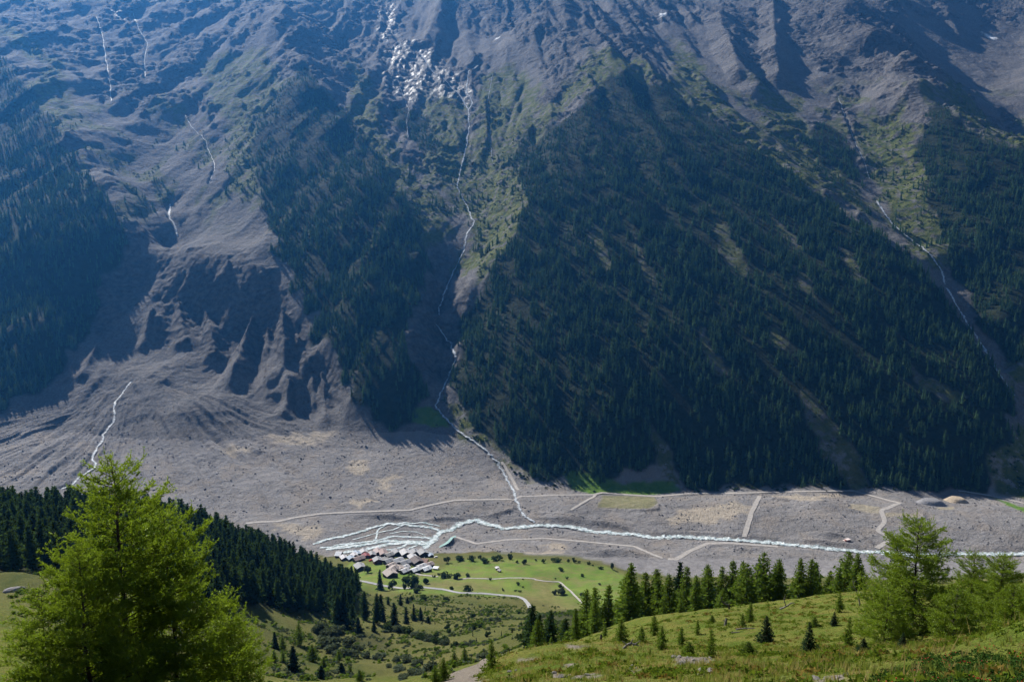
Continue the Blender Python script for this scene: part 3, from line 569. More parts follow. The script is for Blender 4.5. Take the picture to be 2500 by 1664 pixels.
def near_material():
    m, t, p = mat('hillside_ground'); co = N(t, 'ShaderNodeTexCoord').outputs['Object']
    a1 = N(t, 'ShaderNodeVertexColor', layer_name='cover_a'); a2 = N(t, 'ShaderNodeVertexColor', layer_name='cover_b')
    def rgb(a): s = N(t, 'ShaderNodeSeparateColor'); t.links.new(a.outputs[0], s.inputs[0]); return s.outputs
    me_, ba, de = rgb(a1); dr, fl, nr = rgb(a2)
    big = noise(t, co, .02, 6); mid = noise(t, co, .16, 6); fine = noise(t, co, 1.4, 6, .3, .7); tiny = noise(t, co, 9.0, 4, .3, .7)
    c = mix(t, big, (.070, .088, .022), (.175, .150, .054)); c = mix(t, math_(t, 'MULTIPLY', mid, .7), c, (.12, .125, .032)); c = mix(t, fine, mix(t, .5, c, (.02, .028, .008)), c)
    heath = mix(t, noise(t, co, .35, 6, .40, .6), (.115, .165, .020), (.20, .205, .042)); heath = mix(t, math_(t, 'MULTIPLY', noise(t, co, .9, 5, .54, .68), .7), heath, (.22, .14, .05)); heath = mix(t, tiny, mix(t, .55, heath, (.02, .028, .006)), heath)
    c = mix(t, nr, c, heath)
    md = mix(t, noise(t, co, .025, 5, .38, .62), (.10, .165, .026), (.17, .215, .044)); md = mix(t, math_(t, 'MULTIPLY', noise(t, co, .06, 6, .46, .64), .75), md, (.165, .150, .058)); md = mix(t, fine, mix(t, .25, md, (.03, .06, .01)), md); c = mix(t, me_, c, md)
    c = mix(t, math_(t, 'MULTIPLY', dr, .8), c, mix(t, mid, (.12, .115, .04), (.185, .155, .065)))
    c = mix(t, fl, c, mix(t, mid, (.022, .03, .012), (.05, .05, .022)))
    c = mix(t, ba, c, mix(t, tiny, (.14, .115, .09), (.31, .27, .225)))
    dc = mix(t, mid, (.17, .16, .158), (.27, .255, .25)); dc = mix(t, fine, mix(t, .4, dc, (.08, .077, .08)), dc); c = mix(t, de, c, dc)
    t.links.new(c, p.inputs['Base Color']); p.inputs['Roughness'].default_value = .95; p.inputs['Specular IOR Level'].default_value = .06
    b = N(t, 'ShaderNodeBump'); b.inputs['Strength'].default_value = .8; b.inputs['Distance'].default_value = .12; t.links.new(tiny, b.inputs['Height'])
    b2 = N(t, 'ShaderNodeBump'); b2.inputs['Strength'].default_value = .7; b2.inputs['Distance'].default_value = .5; t.links.new(fine, b2.inputs['Height']); t.links.new(b2.outputs[0], b.inputs['Normal']); t.links.new(b.outputs[0], p.inputs['Normal'])
    return m
def attr(me, name, a, b, c, idx=None):
    col = np.stack([np.clip(v, 0, 1).ravel() * 1.0 for v in (a, b, c)] + [np.ones(a.size)], 1).astype(np.float32)
    if idx is not None: col = col[idx]
    at = me.attributes.new(name, 'FLOAT_COLOR', 'POINT'); at.data.foreach_set('color', col.ravel())
def quads(r, c):
    i = np.arange(r * c).reshape(r, c); return np.stack([i[:-1, :-1], i[:-1, 1:], i[1:, 1:], i[1:, :-1]], -1).reshape(-1, 4)
STAND = [[(-220,1225),(150,1240),(300,1250),(430,1272),(560,1305),(700,1355),(790,1400),(880,1440),(870,1490),(760,1500),(640,1480),(540,1500),(430,1440),(250,1400),(100,1395),(-220,1395)],
         [(1290,1500),(1450,1480),(1600,1480),(1850,1470),(2100,1440),(2300,1430),(2500,1440),(2500,1470),(2200,1480),(1900,1490),(1620,1520),(1450,1540),(1330,1550)]]
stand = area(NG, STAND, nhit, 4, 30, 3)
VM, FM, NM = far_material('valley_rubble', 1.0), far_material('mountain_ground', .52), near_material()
nearness = sst(240, 130, NG.Y)
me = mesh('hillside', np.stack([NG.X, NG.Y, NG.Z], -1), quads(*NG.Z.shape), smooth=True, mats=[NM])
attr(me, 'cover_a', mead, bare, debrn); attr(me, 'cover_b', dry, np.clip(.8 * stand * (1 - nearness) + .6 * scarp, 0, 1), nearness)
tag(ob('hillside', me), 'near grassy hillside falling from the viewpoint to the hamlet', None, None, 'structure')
Q = quads(*FG.Z.shape); V = np.stack([FG.X, FG.Y, FG.Z], -1).reshape(-1, 3)
isf = ((wall.ravel() < .3) & (FG.Y.ravel() < 1750))[Q].all(1)
covs = [('cover_a', forest * (1 - .85 * clear), np.clip(np.maximum(grass, clear * .9), 0, 1), rock), ('cover_b', np.maximum(tan_, basin * .9), wet, snow), ('cover_c', meadf, np.maximum(olive, basin * .3), debF)]
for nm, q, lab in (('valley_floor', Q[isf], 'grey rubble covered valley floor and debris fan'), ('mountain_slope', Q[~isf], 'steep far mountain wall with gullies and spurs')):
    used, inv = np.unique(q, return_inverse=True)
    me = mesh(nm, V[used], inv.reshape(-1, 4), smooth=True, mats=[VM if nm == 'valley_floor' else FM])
    for c in covs: attr(me, *c, idx=used)
    tag(ob(nm, me), lab, None, None, 'structure')

# ------------------------------------------------------------------ water, tracks
def water_mat(name, foam, deep, f0=.40, f1=.56, soft=True):
    m, t, p = mat(name); co = N(t, 'ShaderNodeTexCoord').outputs['Object']
    mp = N(t, 'ShaderNodeMapping'); mp.inputs['Scale'].default_value = (1, 1.6, 1); t.links.new(co, mp.inputs[0])
    f = noise(t, mp.outputs[0], .16, 6, f0, f1, .7); t.links.new(mix(t, f, deep, foam), p.inputs['Base Color'])
    p.inputs['Roughness'].default_value = .6; p.inputs['Specular IOR Level'].default_value = .12
    b = N(t, 'ShaderNodeBump'); b.inputs['Strength'].default_value = .8; b.inputs['Distance'].default_value = .5; t.links.new(f, b.inputs['Height']); t.links.new(b.outputs[0], p.inputs['Normal'])
    if soft:                                          # shallow ragged margins show the gravel
        e = N(t, 'ShaderNodeVertexColor', layer_name='edge'); n2 = noise(t, co, .22, 4, .3, .7, .65)
        al = math_(t, 'ADD', math_(t, 'MULTIPLY', math_(t, 'SUBTRACT', 1.0, e.outputs[0]), 1.7), math_(t, 'MULTIPLY', math_(t, 'SUBTRACT', n2, .62), 1.5))
        cl_ = N(t, 'ShaderNodeClamp'); t.links.new(al, cl_.inputs[0]); t.links.new(cl_.outputs[0], p.inputs['Alpha'])
    return m
WM = water_mat('river_water', (.58, .62, .62), (.21, .28, .28)); SM = water_mat('torrent_water', (.50, .53, .56), (.16, .175, .19), .38, .60)
GM = flatmat('gravel_track', (.30, .275, .25), var=.18, scale=.3); AM = flatmat('asphalt', (.27, .265, .265), var=.1, scale=.2)
EDGE = []
def ribbon(mb, P, w_, g, dz, jit=.25, n=4, ends=True, gaps=False):
    P = np.asarray(P); d = np.gradient(P, axis=0); d /= np.linalg.norm(d, axis=1)[:, None] + 1e-9; nrm = np.stack([-d[:, 1], d[:, 0]], 1)
    m = len(P); t = np.arange(m); L = w_ * .5 * (1 + jit * 2 * pn(t / 3.1, t * 0 + .5 + P[0, 0], 1)); Rr = w_ * .5 * (1 + jit * 2 * pn(t / 2.7, t * 0 + .5 + P[0, 1], 2))
    if ends: L[[0, -1]] *= .3; Rr[[0, -1]] *= .3
    f = np.linspace(-1, 1, n + 1)
    off = np.where(f[None] < 0, f[None] * L[:, None], f[None] * Rr[:, None])
    XY = P[:, None] + nrm[:, None] * off[..., None]
    z = g.at(XY[..., 0], XY[..., 1]); z = z * .2 + z.max(1, keepdims=True) * .8
    q_ = quads(m, n + 1).reshape(m - 1, n, 4)
    EDGE.append(np.broadcast_to(np.abs(f)[None], (m, n + 1)).ravel())
    if gaps: q_ = q_[pn(np.arange(m - 1) / 3.3, np.full(m - 1, .37) + P[0, 0], 6) > -.12]
    mb.add(np.stack([XY[..., 0], XY[..., 1], z + dz], -1), Q=q_.reshape(-1, 4))
def wet_mesh(mb, name, m):
    me = mb.mesh(name, m, smooth=True); e = np.concatenate(EDGE); EDGE.clear(); attr(me, 'edge', e, e, e); return me
mb = MB()
for i, (P, w_) in enumerate(river_c): ribbon(mb, P, w_ * (1.35 if w_ > 9 else 1.7), FG, .5 + .02 * i, .4, 8)
tag(ob('river', wet_mesh(mb, 'river', WM)), 'milky white river with braided channels crossing the grey debris', None, None, 'structure')
for lab, Ps, w_ in stream_c:
    mb = MB()
    for P in Ps: ribbon(mb, P, w_ * (1.5 if w_ > 3.5 else 1.0), FG, .8, .5, 6)
    tag(ob('torrent', wet_mesh(mb, 'torrent', SM)), lab, None, None, 'structure')
for lab, P, w_ in track_c:
    mb = MB(); ribbon(mb, P, w_, FG, .35, .12, 4, False); tag(ob('gravel_track', mb.mesh('gravel_track', GM, smooth=True)), lab, None, None, 'structure')
for nm, lab, P, w_ in road_c:
    mb = MB(); ribbon(mb, P, w_, NG, .35, .04, 4, False); tag(ob(nm, mb.mesh(nm, AM if nm == 'road' else GM, smooth=True)), lab, None, None, 'structure')
EDGE.clear(); mb = MB(); ribbon(mb, course([(1112,1308),(1095,1322),(1072,1337)], fhit), 4.5, FG, .9, .1, 3)
tag(ob('pool', mb.mesh('pool', water_mat('pool_water', (.30, .46, .42), (.22, .36, .33), soft=False), smooth=True)), 'narrow turquoise settling channel beside the river bend', None, None, 'structure')

# ------------------------------------------------------------------ air between here and the far wall
hm = bpy.data.materials.new('haze'); hm.use_nodes = True; ht = hm.node_tree; ht.nodes.clear()
ho = ht.nodes.new('ShaderNodeOutputMaterial'); hv = ht.nodes.new('ShaderNodeVolumePrincipled')
hv.inputs['Color'].default_value = (.07, .37, 1.0, 1); hv.inputs['Density'].default_value = .000038; hv.inputs['Anisotropy'].default_value = .5
ht.links.new(hv.outputs[0], ho.inputs['Volume'])
mb = MB(); mb.box((0, 1950, 1070), (9000, 5000, 2300)); tag(ob('haze', mb.mesh('haze', hm)), 'thin blue morning haze filling the valley', None, None, 'stuff')
# ------------------------------------------------------------------ plants: materials and prototypes
def leafmat(name, a, b, trans=.3, hue=.25, gloss=0.):
    m = bpy.data.materials.new(name); m.use_nodes = True; t = m.node_tree; t.nodes.clear()
    out = t.nodes.new('ShaderNodeOutputMaterial'); oi = t.nodes.new('ShaderNodeObjectInfo'); gi = t.nodes.new('ShaderNodeNewGeometry')
    c = mix(t, gi.outputs['Random Per Island'], a, b); c = mix(t, oi.outputs['Random'], mix(t, hue, c, (0, 0, 0)), mix(t, hue * .6, c, b))
    d = t.nodes.new('ShaderNodeBsdfDiffuse'); tr = t.nodes.new('ShaderNodeBsdfTranslucent'); ms = t.nodes.new('ShaderNodeMixShader'); ms.inputs[0].default_value = trans
    t.links.new(c, d.inputs[0]); t.links.new(mix(t, .35, c, (b[0] * 1.5, b[1] * 1.5, b[2] * .6)), tr.inputs[0]); t.links.new(d.outputs[0], ms.inputs[1]); t.links.new(tr.outputs[0], ms.inputs[2]); s = ms.outputs[0]
    if gloss:
        g = t.nodes.new('ShaderNodeBsdfGlossy'); g.inputs['Roughness'].default_value = .35; g.inputs[0].default_value = (.9, .95, .8, 1); m2 = t.nodes.new('ShaderNodeMixShader'); m2.inputs[0].default_value = gloss
        t.links.new(s, m2.inputs[1]); t.links.new(g.outputs[0], m2.inputs[2]); s = m2.outputs[0]
    t.links.new(s, out.inputs[0]); return m
SPRUCE = leafmat('spruce_needles', (.010, .024, .012), (.026, .046, .018), .22)
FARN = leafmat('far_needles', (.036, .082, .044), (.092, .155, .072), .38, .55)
LARCH = leafmat('larch_needles', (.060, .110, .015), (.135, .195, .028), .5)
DLARCH = leafmat('shaded_larch_needles', (.022, .048, .016), (.050, .085, .024), .4)  # darker larch copy: backlit shade of the dense stand put into the colour
NLARCH = leafmat('bright_larch_needles', (.085, .155, .008), (.25, .34, .026), .6, .1, .02)
BUSH = leafmat('bush_leaves', (.022, .044, .014), (.055, .085, .028), .3); WILLOW = leafmat('willow_leaves', (.05, .072, .042), (.115, .14, .09), .3)
BARK = flatmat('bark', (.055, .042, .034), var=.4, scale=6., bump=.03); DEADW = flatmat('weathered_dead_wood', (.19, .17, .155), var=.4, scale=5., bump=.02); DARKW = flatmat('dark_dead_wood', (.09, .075, .065), var=.4, scale=5.)
rp = np.random.default_rng(11)
def sprays(C_, size, flat=.5, n=1, r=rp):             # loose leaf triangles around centres
    C_ = np.repeat(np.asarray(C_, float), n, 0); size = np.repeat(np.broadcast_to(size, (len(C_) // n,)), n)
    d = r.normal(size=(len(C_), 3)); d[:, 2] *= flat; d /= np.linalg.norm(d, axis=1)[:, None]
    e = r.normal(size=(len(C_), 3)); e[:, 2] *= flat; e -= d * (e * d).sum(1)[:, None]; e /= np.linalg.norm(e, axis=1)[:, None] + 1e-9
    s = (size * r.uniform(.6, 1.3, len(C_)))[:, None]
    return np.stack([C_ - d * s * .5 + e * s * .38, C_ - d * s * .5 - e * s * .38, C_ + d * s * .7], 1)
def conifer(kind, H, Rd, wh, per, nsp, seed, bare=.06, sz=1.0):
    r = np.random.default_rng(seed); tr, cr_ = MB(), []
    wob = np.cumsum(r.normal(0, .006 * H, (7, 2)), 0) * .6; zz = np.linspace(-.04 * H, H, 7)
    ax_ = lambda z: np.array([np.interp(z, zz, wob[:, 0]), np.interp(z, zz, wob[:, 1])])
    tr.tube(np.stack([wob[:, 0], wob[:, 1], zz], 1), H * .014 * np.linspace(1, .06, 7) ** .8 + .004 * H * .3, 5)
    lop = r.uniform(.7, 1.25, 8)
    for i in range(wh):
        t = bare + (1 - bare) * (i + r.uniform(-.3, .3)) / wh; t = min(max(t, bare), .985); z = t * H
        prof = (1 - t) ** .95 if kind == 'spruce' else (1 - t) ** .8 * min(1, .45 + (t - bare) * 3.2)
        a0 = r.uniform(0, 6.28)
        for k in range(per):
            a = a0 + k * 6.283 / per + r.normal(0, .25); L = Rd * prof * r.uniform(.55, 1.15) * lop[int(a / .7854) % 8] + .012 * H
            if r.random() < .08: continue
            dr = (-.32 + .25 * t if kind == 'spruce' else -.12 + .35 * t) + r.normal(0, .08)
            f = np.linspace(.25, 1, nsp); c = ax_(z)
            P = np.stack([c[0] + np.cos(a) * L * f, c[1] + np.sin(a) * L * f, z + dr * L * f + (.18 * L * f * f)], 1); P += r.normal(0, .06 * L + .01, P.shape)
            cr_.append(sprays(P, sz * (.30 * L + .014 * H) * (1.15 - .45 * f), .45 if kind == 'spruce' else .7, 1, r))
            if nsp > 3 and L > .1 * Rd: tr.tube(np.array([[c[0], c[1], z], P[-1] * .9 + .1 * np.array([c[0], c[1], z])]), [.006 * H * .5, .001 * H], 3)
    cr_.append(np.array([[[wob[-1, 0] + .012 * H * math.cos(q), wob[-1, 1] + .012 * H * math.sin(q), H * .93] for q in (0, 3.14)] + [[wob[-1, 0], wob[-1, 1], H * 1.03]]]))
    return tr, np.concatenate(cr_)
def bushmesh(seed, n=11, per=60, squash=.8, leaf=.12):
    r = np.random.default_rng(seed); tr = MB(); cr_ = []
    for i in range(n):
        a = r.uniform(0, 6.28); q = math.sqrt(r.random()) * .36; h = r.uniform(.28, .78) * squash
        c = np.array([q * math.cos(a) * 1.15, q * math.sin(a), h]); rad = r.uniform(.09, .23)
        d = r.normal(size=(per, 3)); d /= np.linalg.norm(d, axis=1)[:, None]; P = c + d * rad * r.uniform(.55, 1.08, (per, 1)); P[:, 2] = np.maximum(P[:, 2], .02)
        cr_.append(sprays(P, leaf, .9, 1, r)); tr.tube(np.array([[0, 0, -.05], c * .5 + r.normal(0, .02, 3), c]), [.022, .014, .004], 4)
    return tr, np.concatenate(cr_)
def crown_mesh(name, tris, m): b = MB(); b.tris(tris); return b.mesh(name, m)
PROTO = {}
def proto(key, tm, tris, m): PROTO.setdefault(key, []).append((tm.mesh('trunk', BARK, smooth=True), crown_mesh('crown', tris, m)))
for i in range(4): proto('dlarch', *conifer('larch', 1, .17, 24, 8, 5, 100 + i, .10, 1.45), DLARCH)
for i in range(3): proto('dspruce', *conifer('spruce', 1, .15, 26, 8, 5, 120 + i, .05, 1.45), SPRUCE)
for i in range(4): proto('larch', *conifer('larch', 1, .19, 24, 8, 7, 140 + i, .06, 1.0), LARCH)
for i in range(3): proto('spruce', *conifer('spruce', 1, .22, 22, 8, 6, 160 + i, .03), SPRUCE)
for i in range(4): proto('young', *conifer('larch', 1, .27, 19, 8, 7, 180 + i, .02, .95), LARCH)
for i in range(5): proto('bush', *bushmesh(200 + i), BUSH)
for i in range(4): proto('willow', *bushmesh(220 + i, 14, 70, .72), WILLOW)
_cnt = [0]
def tree(key, name, loc, h, label, cat, group=None, wide=None, rz=None):
    _cnt[0] += 1; tm, cm = PROTO[key][_cnt[0] % len(PROTO[key])]
    e = ob(name, None, None, loc, random.uniform(0, 6.28) if rz is None else rz, (wide or h, wide or h, h)); e.empty_display_size = .5
    ob('trunk', tm, e); ob('crown' if cat == 'tree' else 'foliage', cm, e); tag(e, label, cat, group); return e

# ------------------------------------------------------------------ instanced masses
def scatter(name, P, scale, protos, label, tilt=0., wide=None):
    P = np.asarray(P, np.float32); n_ = len(P); me = bpy.data.meshes.new(name); me.vertices.add(n_); me.vertices.foreach_set('co', P.ravel())
    sc3 = np.stack([wide if wide is not None else scale] * 2 + [scale], 1).astype(np.float32)
    rot = np.stack([rng.normal(0, tilt, n_), rng.normal(0, tilt, n_), rng.uniform(0, 6.28, n_)], 1).astype(np.float32)
    for nm, ty, key, arr in (('sc', 'FLOAT_VECTOR', 'vector', sc3), ('rt', 'FLOAT_VECTOR', 'vector', rot), ('ix', 'INT', 'value', rng.integers(0, len(protos), n_).astype(np.int32))):
        me.attributes.new(nm, ty, 'POINT').data.foreach_set(key, arr.ravel())
    o = ob(name, me); g = bpy.data.node_groups.new(name, 'GeometryNodeTree')
    g.interface.new_socket('Geometry', in_out='INPUT', socket_type='NodeSocketGeometry'); g.interface.new_socket('Geometry', in_out='OUTPUT', socket_type='NodeSocketGeometry')
    gi, go = g.nodes.new('NodeGroupInput'), g.nodes.new('NodeGroupOutput'); ip = g.nodes.new('GeometryNodeInstanceOnPoints'); jn = g.nodes.new('GeometryNodeJoinGeometry')
    for q in protos:
        oi = g.nodes.new('GeometryNodeObjectInfo'); oi.inputs[0].default_value = q; oi.inputs['As Instance'].default_value = True; g.links.new(oi.outputs['Geometry'], jn.inputs[0])
    def na(nm, ty): a = g.nodes.new('GeometryNodeInputNamedAttribute'); a.data_type = ty; a.inputs[0].default_value = nm; return a.outputs[0]
    g.links.new(gi.outputs[0], ip.inputs['Points']); g.links.new(jn.outputs[0], ip.inputs['Instance']); ip.inputs['Pick Instance'].default_value = True
    g.links.new(na('ix', 'INT'), ip.inputs['Instance Index']); g.links.new(na('rt', 'FLOAT_VECTOR'), ip.inputs['Rotation']); g.links.new(na('sc', 'FLOAT_VECTOR'), ip.inputs['Scale'])
    g.links.new(ip.outputs[0], go.inputs[0]); o.modifiers.new('scatter', 'NODES').node_group = g
    return tag(o, label, None, None, 'stuff')
def cellpick(g, density, rows=None, umax=.78):        # random ground points, density per square metre
    r0, r1 = rows or (0, len(g.Yr)); dY = np.gradient(g.Yr)[r0:r1, None]; dX = g.Y[r0:r1] * (g.U[1] - g.U[0])
    lam = density[r0:r1] * dX * dY * (np.abs(g.U) < umax)[None]; k = rng.poisson(lam); i, j = np.nonzero(k); rep = k[i, j]; i = np.repeat(i, rep) + r0; j = np.repeat(j, rep)
    y = g.Yr[i] + rng.uniform(-.5, .5, len(i)) * dY[i - r0, 0]; x = y * (g.U[j] + rng.uniform(-.5, .5, len(i)) * (g.U[1] - g.U[0])); return x, y
fp = []
for i in range(6):
    tm, tri = conifer('spruce' if i < 4 else 'larch', 1, .20 + .012 * i, 12, 7, 2, 300 + i, .03, 1.6); b = MB(); b.tris(tri)
    r_ = np.random.default_rng(350 + i)               # dense inner body of the crown
    for l_ in range(5):
        t0 = .05 + .9 * l_ / 5; k = 7; a_ = np.arange(k) * 2 * np.pi / k + r_.uniform(0, 6); lr = .12 * (1 - t0) ** .9 * r_.uniform(.7, 1.2, k); b.add(np.vstack([np.stack([lr * np.cos(a_), lr * np.sin(a_), t0 + r_.normal(0, .01, k)], 1), [[0, 0, min(.97, t0 + .33)]]]), T=[[j, (j + 1) % k, k] for j in range(k)])
    me = b.mesh('far_conifer', FARN); fp.append(ob('far_conifer', me, link=False))
bpr = []
for i in range(3):
    tm, tri = bushmesh(330 + i, 5, 26, .8, .26); b = MB(); b.tris(tri); bpr.append(ob('far_bush', b.mesh('far_bush', BUSH), link=False))
clump = np.clip(.75 + 1.9 * fbm(FG.X / 42, FG.Y / 42, 3, 91), .08, 1.4)
gap = sst(-.30, -.12, pn(s_ / 60, FG.Y / 300, 93))   # rides between the ribs
dens_f = forest * (1 - clear) * clump * (.25 + .75 * gap) * .019 * (1 - .4 * sst(500, 800, FG.Z))
for lab, Ps, w_ in stream_c:
    for P in Ps: dens_f = dens_f * sst(w_, w_ * 2.5, seg_dist(FG.X, FG.Y, P, 25)[0])
dens_f += .0035 * grass * (1 - forest) * sst(760, 480, FG.Z) * sst(-.05, .2, pn(FG.X / 70, FG.Y / 70, 95)) * sst(30, 60, FG.Z)
tx, ty = cellpick(FG, dens_f); tz = FG.at(tx, ty)
hh = rng.uniform(12, 25, len(tx)) * (1 - .45 * sst(350, 850, tz)) * np.where(rng.random(len(tx)) < .2, .6, 1)
print('far trees', len(tx))
scatter('mountain_forest', np.stack([tx, ty, tz - .4], 1), hh, fp, 'dark conifer forest covering the spurs of the far mountain wall', .03, hh * rng.uniform(.9, 1.35, len(hh)))
dens_b = (.010 * grass * (1 - forest) * sst(820, 600, FG.Z) + .004 * clear + .02 * area(FG, [[(1060,1000),(1200,1080),(1330,1170),(1450,1195),(1420,1205),(1300,1190),(1180,1100),(1060,1020)],[(1700,1190),(1900,1185),(2380,1180),(2380,1195),(1900,1197),(1700,1202)]], fhit, 8, 30, 1)) * sst(-.1, .25, pn(FG.X / 30, FG.Y / 30, 97))
bx_, by_ = cellpick(FG, dens_b); bs = rng.uniform(1.5, 5.5, len(bx_)); print('far bushes', len(bx_))
scatter('alder_scrub', np.stack([bx_, by_, FG.at(bx_, by_) - .2], 1), bs, bpr, 'low green scrub on the gully sides and forest edge', .05, bs * rng.uniform(1, 1.7, len(bs)))
# boulders
ROCKM = flatmat('boulder_stone', (.21, .20, .20), var=.35, scale=.8, bump=.1); PALER = flatmat('pale_stone', (.17, .155, .14), var=.25, scale=4., bump=.03); DKR = flatmat('dark_boulder_stone', (.10, .095, .10), var=.35, scale=.8, bump=.1)
def rockmesh(name, seed, m, sub=2):
    import bmesh
    bm = bmesh.new(); bmesh.ops.create_icosphere(bm, subdivisions=sub, radius=.5); r = np.random.default_rng(seed); pl = r.normal(size=(9, 3)); pl /= np.linalg.norm(pl, axis=1)[:, None]; dd = r.uniform(.26, .44, 9)
    for v in bm.verts:
        c = np.array(v.co)
        for a, d in zip(pl, dd):
            k = c @ a - d
            if k > 0: c = c - a * k
        v.co = c * (1, 1, .8)
    me = bpy.data.meshes.new(name); bm.to_mesh(me); bm.free(); me.materials.append(m); return me
rk_ = [ob('boulder', rockmesh('boulder', 400 + i, (ROCKM, DKR, ROCKM, PALER)[i], 1), link=False) for i in range(4)]
dens_r = flr * debF * (1 - flat) * (.006 + .035 * sst(.05, .3, pn(FG.X / 40, FG.Y / 25, 99))) * (FG.Y < 1650) * (1 - forest) * (1 - meadf)
rx, ry = cellpick(FG, dens_r); rs = .5 + 1.9 * rng.random(len(rx)) ** 5 * 1.6 + rng.random(len(rx)) * .7; print('boulders', len(rx))
scatter('boulders', np.stack([rx, ry, FG.at(rx, ry) + rs * .12], 1), rs, rk_, 'grey boulders strewn over the rubble of the valley floor', .5)
for i in range(26):
    a, b = random.uniform(120, 1180), random.uniform(1040, 1215)
    x, y = fhit(a, b); s = random.uniform(3.0, 5.0); o = ob('boulder', rockmesh('boulder', 430 + i % 5, DKR), None, (x, y, float(FG.at(x, y)) + s * .2), random.uniform(0, 6), s)
    tag(o, 'large dark boulder lying alone on the grey debris fan', 'boulder', 'big boulders on the debris fan')
def heap(name, px, py, rad, h, m, lab, seed):
    x, y = fhit(px, py); z = float(FG.at(x, y)) - 1; a = np.arange(28) * 2 * np.pi / 28; b = MB(); rs_ = np.array([1.25, 1.0, .8, .62, .45, .2]); hs = np.array([-.2, .18, .55, .92, 1.0, 1.02]); V = []
    for q, h_ in zip(rs_, hs):
        rr_ = rad * q * (1 + .28 * pn(np.cos(a) * 1.5 + seed, np.sin(a) * 1.5, 3) + .06 * pn(a * 6, a * 0 + q * 9, 4)); V.append(np.stack([rr_ * np.cos(a) * 1.35, rr_ * np.sin(a), h * h_ + .5 * pn(a * 3, a * 0 + q * 5, 6)], 1))
    V = np.concatenate(V); Qd = [[i * 28 + j, i * 28 + (j + 1) % 28, i * 28 + 28 + (j + 1) % 28, i * 28 + 28 + j] for i in range(5) for j in range(28)]; b.add(np.vstack([V, [[0, 0, h * 1.02]]]), T=[[140 + j, 140 + (j + 1) % 28, 168] for j in range(28)], Q=Qd)
    tag(ob(name, b.mesh(name, m, smooth=True), None, (x, y, z)), lab, 'gravel heap', 'gravel heaps at the forest foot')
heap('gravel_heap', 2272, 1230, 17, 9, flatmat('grey_heap', (.20, .195, .20), scale=.5, bump=.4), 'large grey flat-topped gravel heap at the dark forest foot', 2)
heap('gravel_heap', 2335, 1224, 15, 8, flatmat('tan_heap', (.34, .275, .20), scale=.5, bump=.4), 'tan flat-topped gravel heap beside the green strip', 7)
x, y = fhit(2068, 1319); wb = ob('wrecked_shed', None, None, (x, y, float(FG.at(x, y))), .3); tag(wb, 'small red and white wreck of a shed by the river embankment', 'wreck')
b = MB(); b.box((0, 0, .8), (7, 4, 2.2)); ob('wall', b.mesh('wall', flatmat('wreck_red', (.30, .10, .07), var=.5, scale=.8)), wb); b = MB(); b.box((.6, -.3, 2.3), (7.6, 5, .35), .15); b.box((-4.6, .8, .4), (3, 3, .5), .6); ob('roof', b.mesh('roof', flatmat('wreck_pale', (.62, .52, .48), var=.3, scale=.8)), wb)

# ------------------------------------------------------------------ hamlet
TIMB = [flatmat('timber_%s' % k, c, var=.3, scale=1.5) for k, c in (('dark', (.045, .030, .022)), ('brown', (.085, .045, .028)), ('reddish', (.11, .045, .032)))]; WHITE = flatmat('whitewash', (.62, .60, .57), var=.1); GLASSM = flatmat('window_glass', (.05, .06, .07), rough=.2, spec=.5)
ROOFC = dict(grey=(.30, .295, .30), light=(.44, .43, .43), pale=(.52, .50, .50), blue=(.33, .38, .44), brown=(.13, .105, .10), tan=(.35, .295, .265), rust=(.30, .225, .205), red=(.22, .06, .065), orange=(.34, .21, .17), white=(.68, .68, .68), pink=(.35, .28, .265), stone=(.33, .31, .29))
ROOFM = {}
for k, c in ROOFC.items():
    m, t, p = mat(k + '_roof'); co = N(t, 'ShaderNodeTexCoord').outputs['Object']; wv = N(t, 'ShaderNodeTexWave'); wv.inputs['Scale'].default_value = 1.1; wv.inputs['Distortion'].default_value = 1.5; wv.bands_direction = 'X'; t.links.new(co, wv.inputs[0])
    cc = mix(t, noise(t, co, .9, 4), tuple(q * .75 for q in c), tuple(min(.8, q * 1.2) for q in c)); cc = mix(t, math_(t, 'MULTIPLY', wv.outputs[0], .3), cc, tuple(q * .5 for q in c)); t.links.new(cc, p.inputs['Base Color']); p.inputs['Roughness'].default_value = .75; p.inputs['Specular IOR Level'].default_value = .2; ROOFM[k] = m
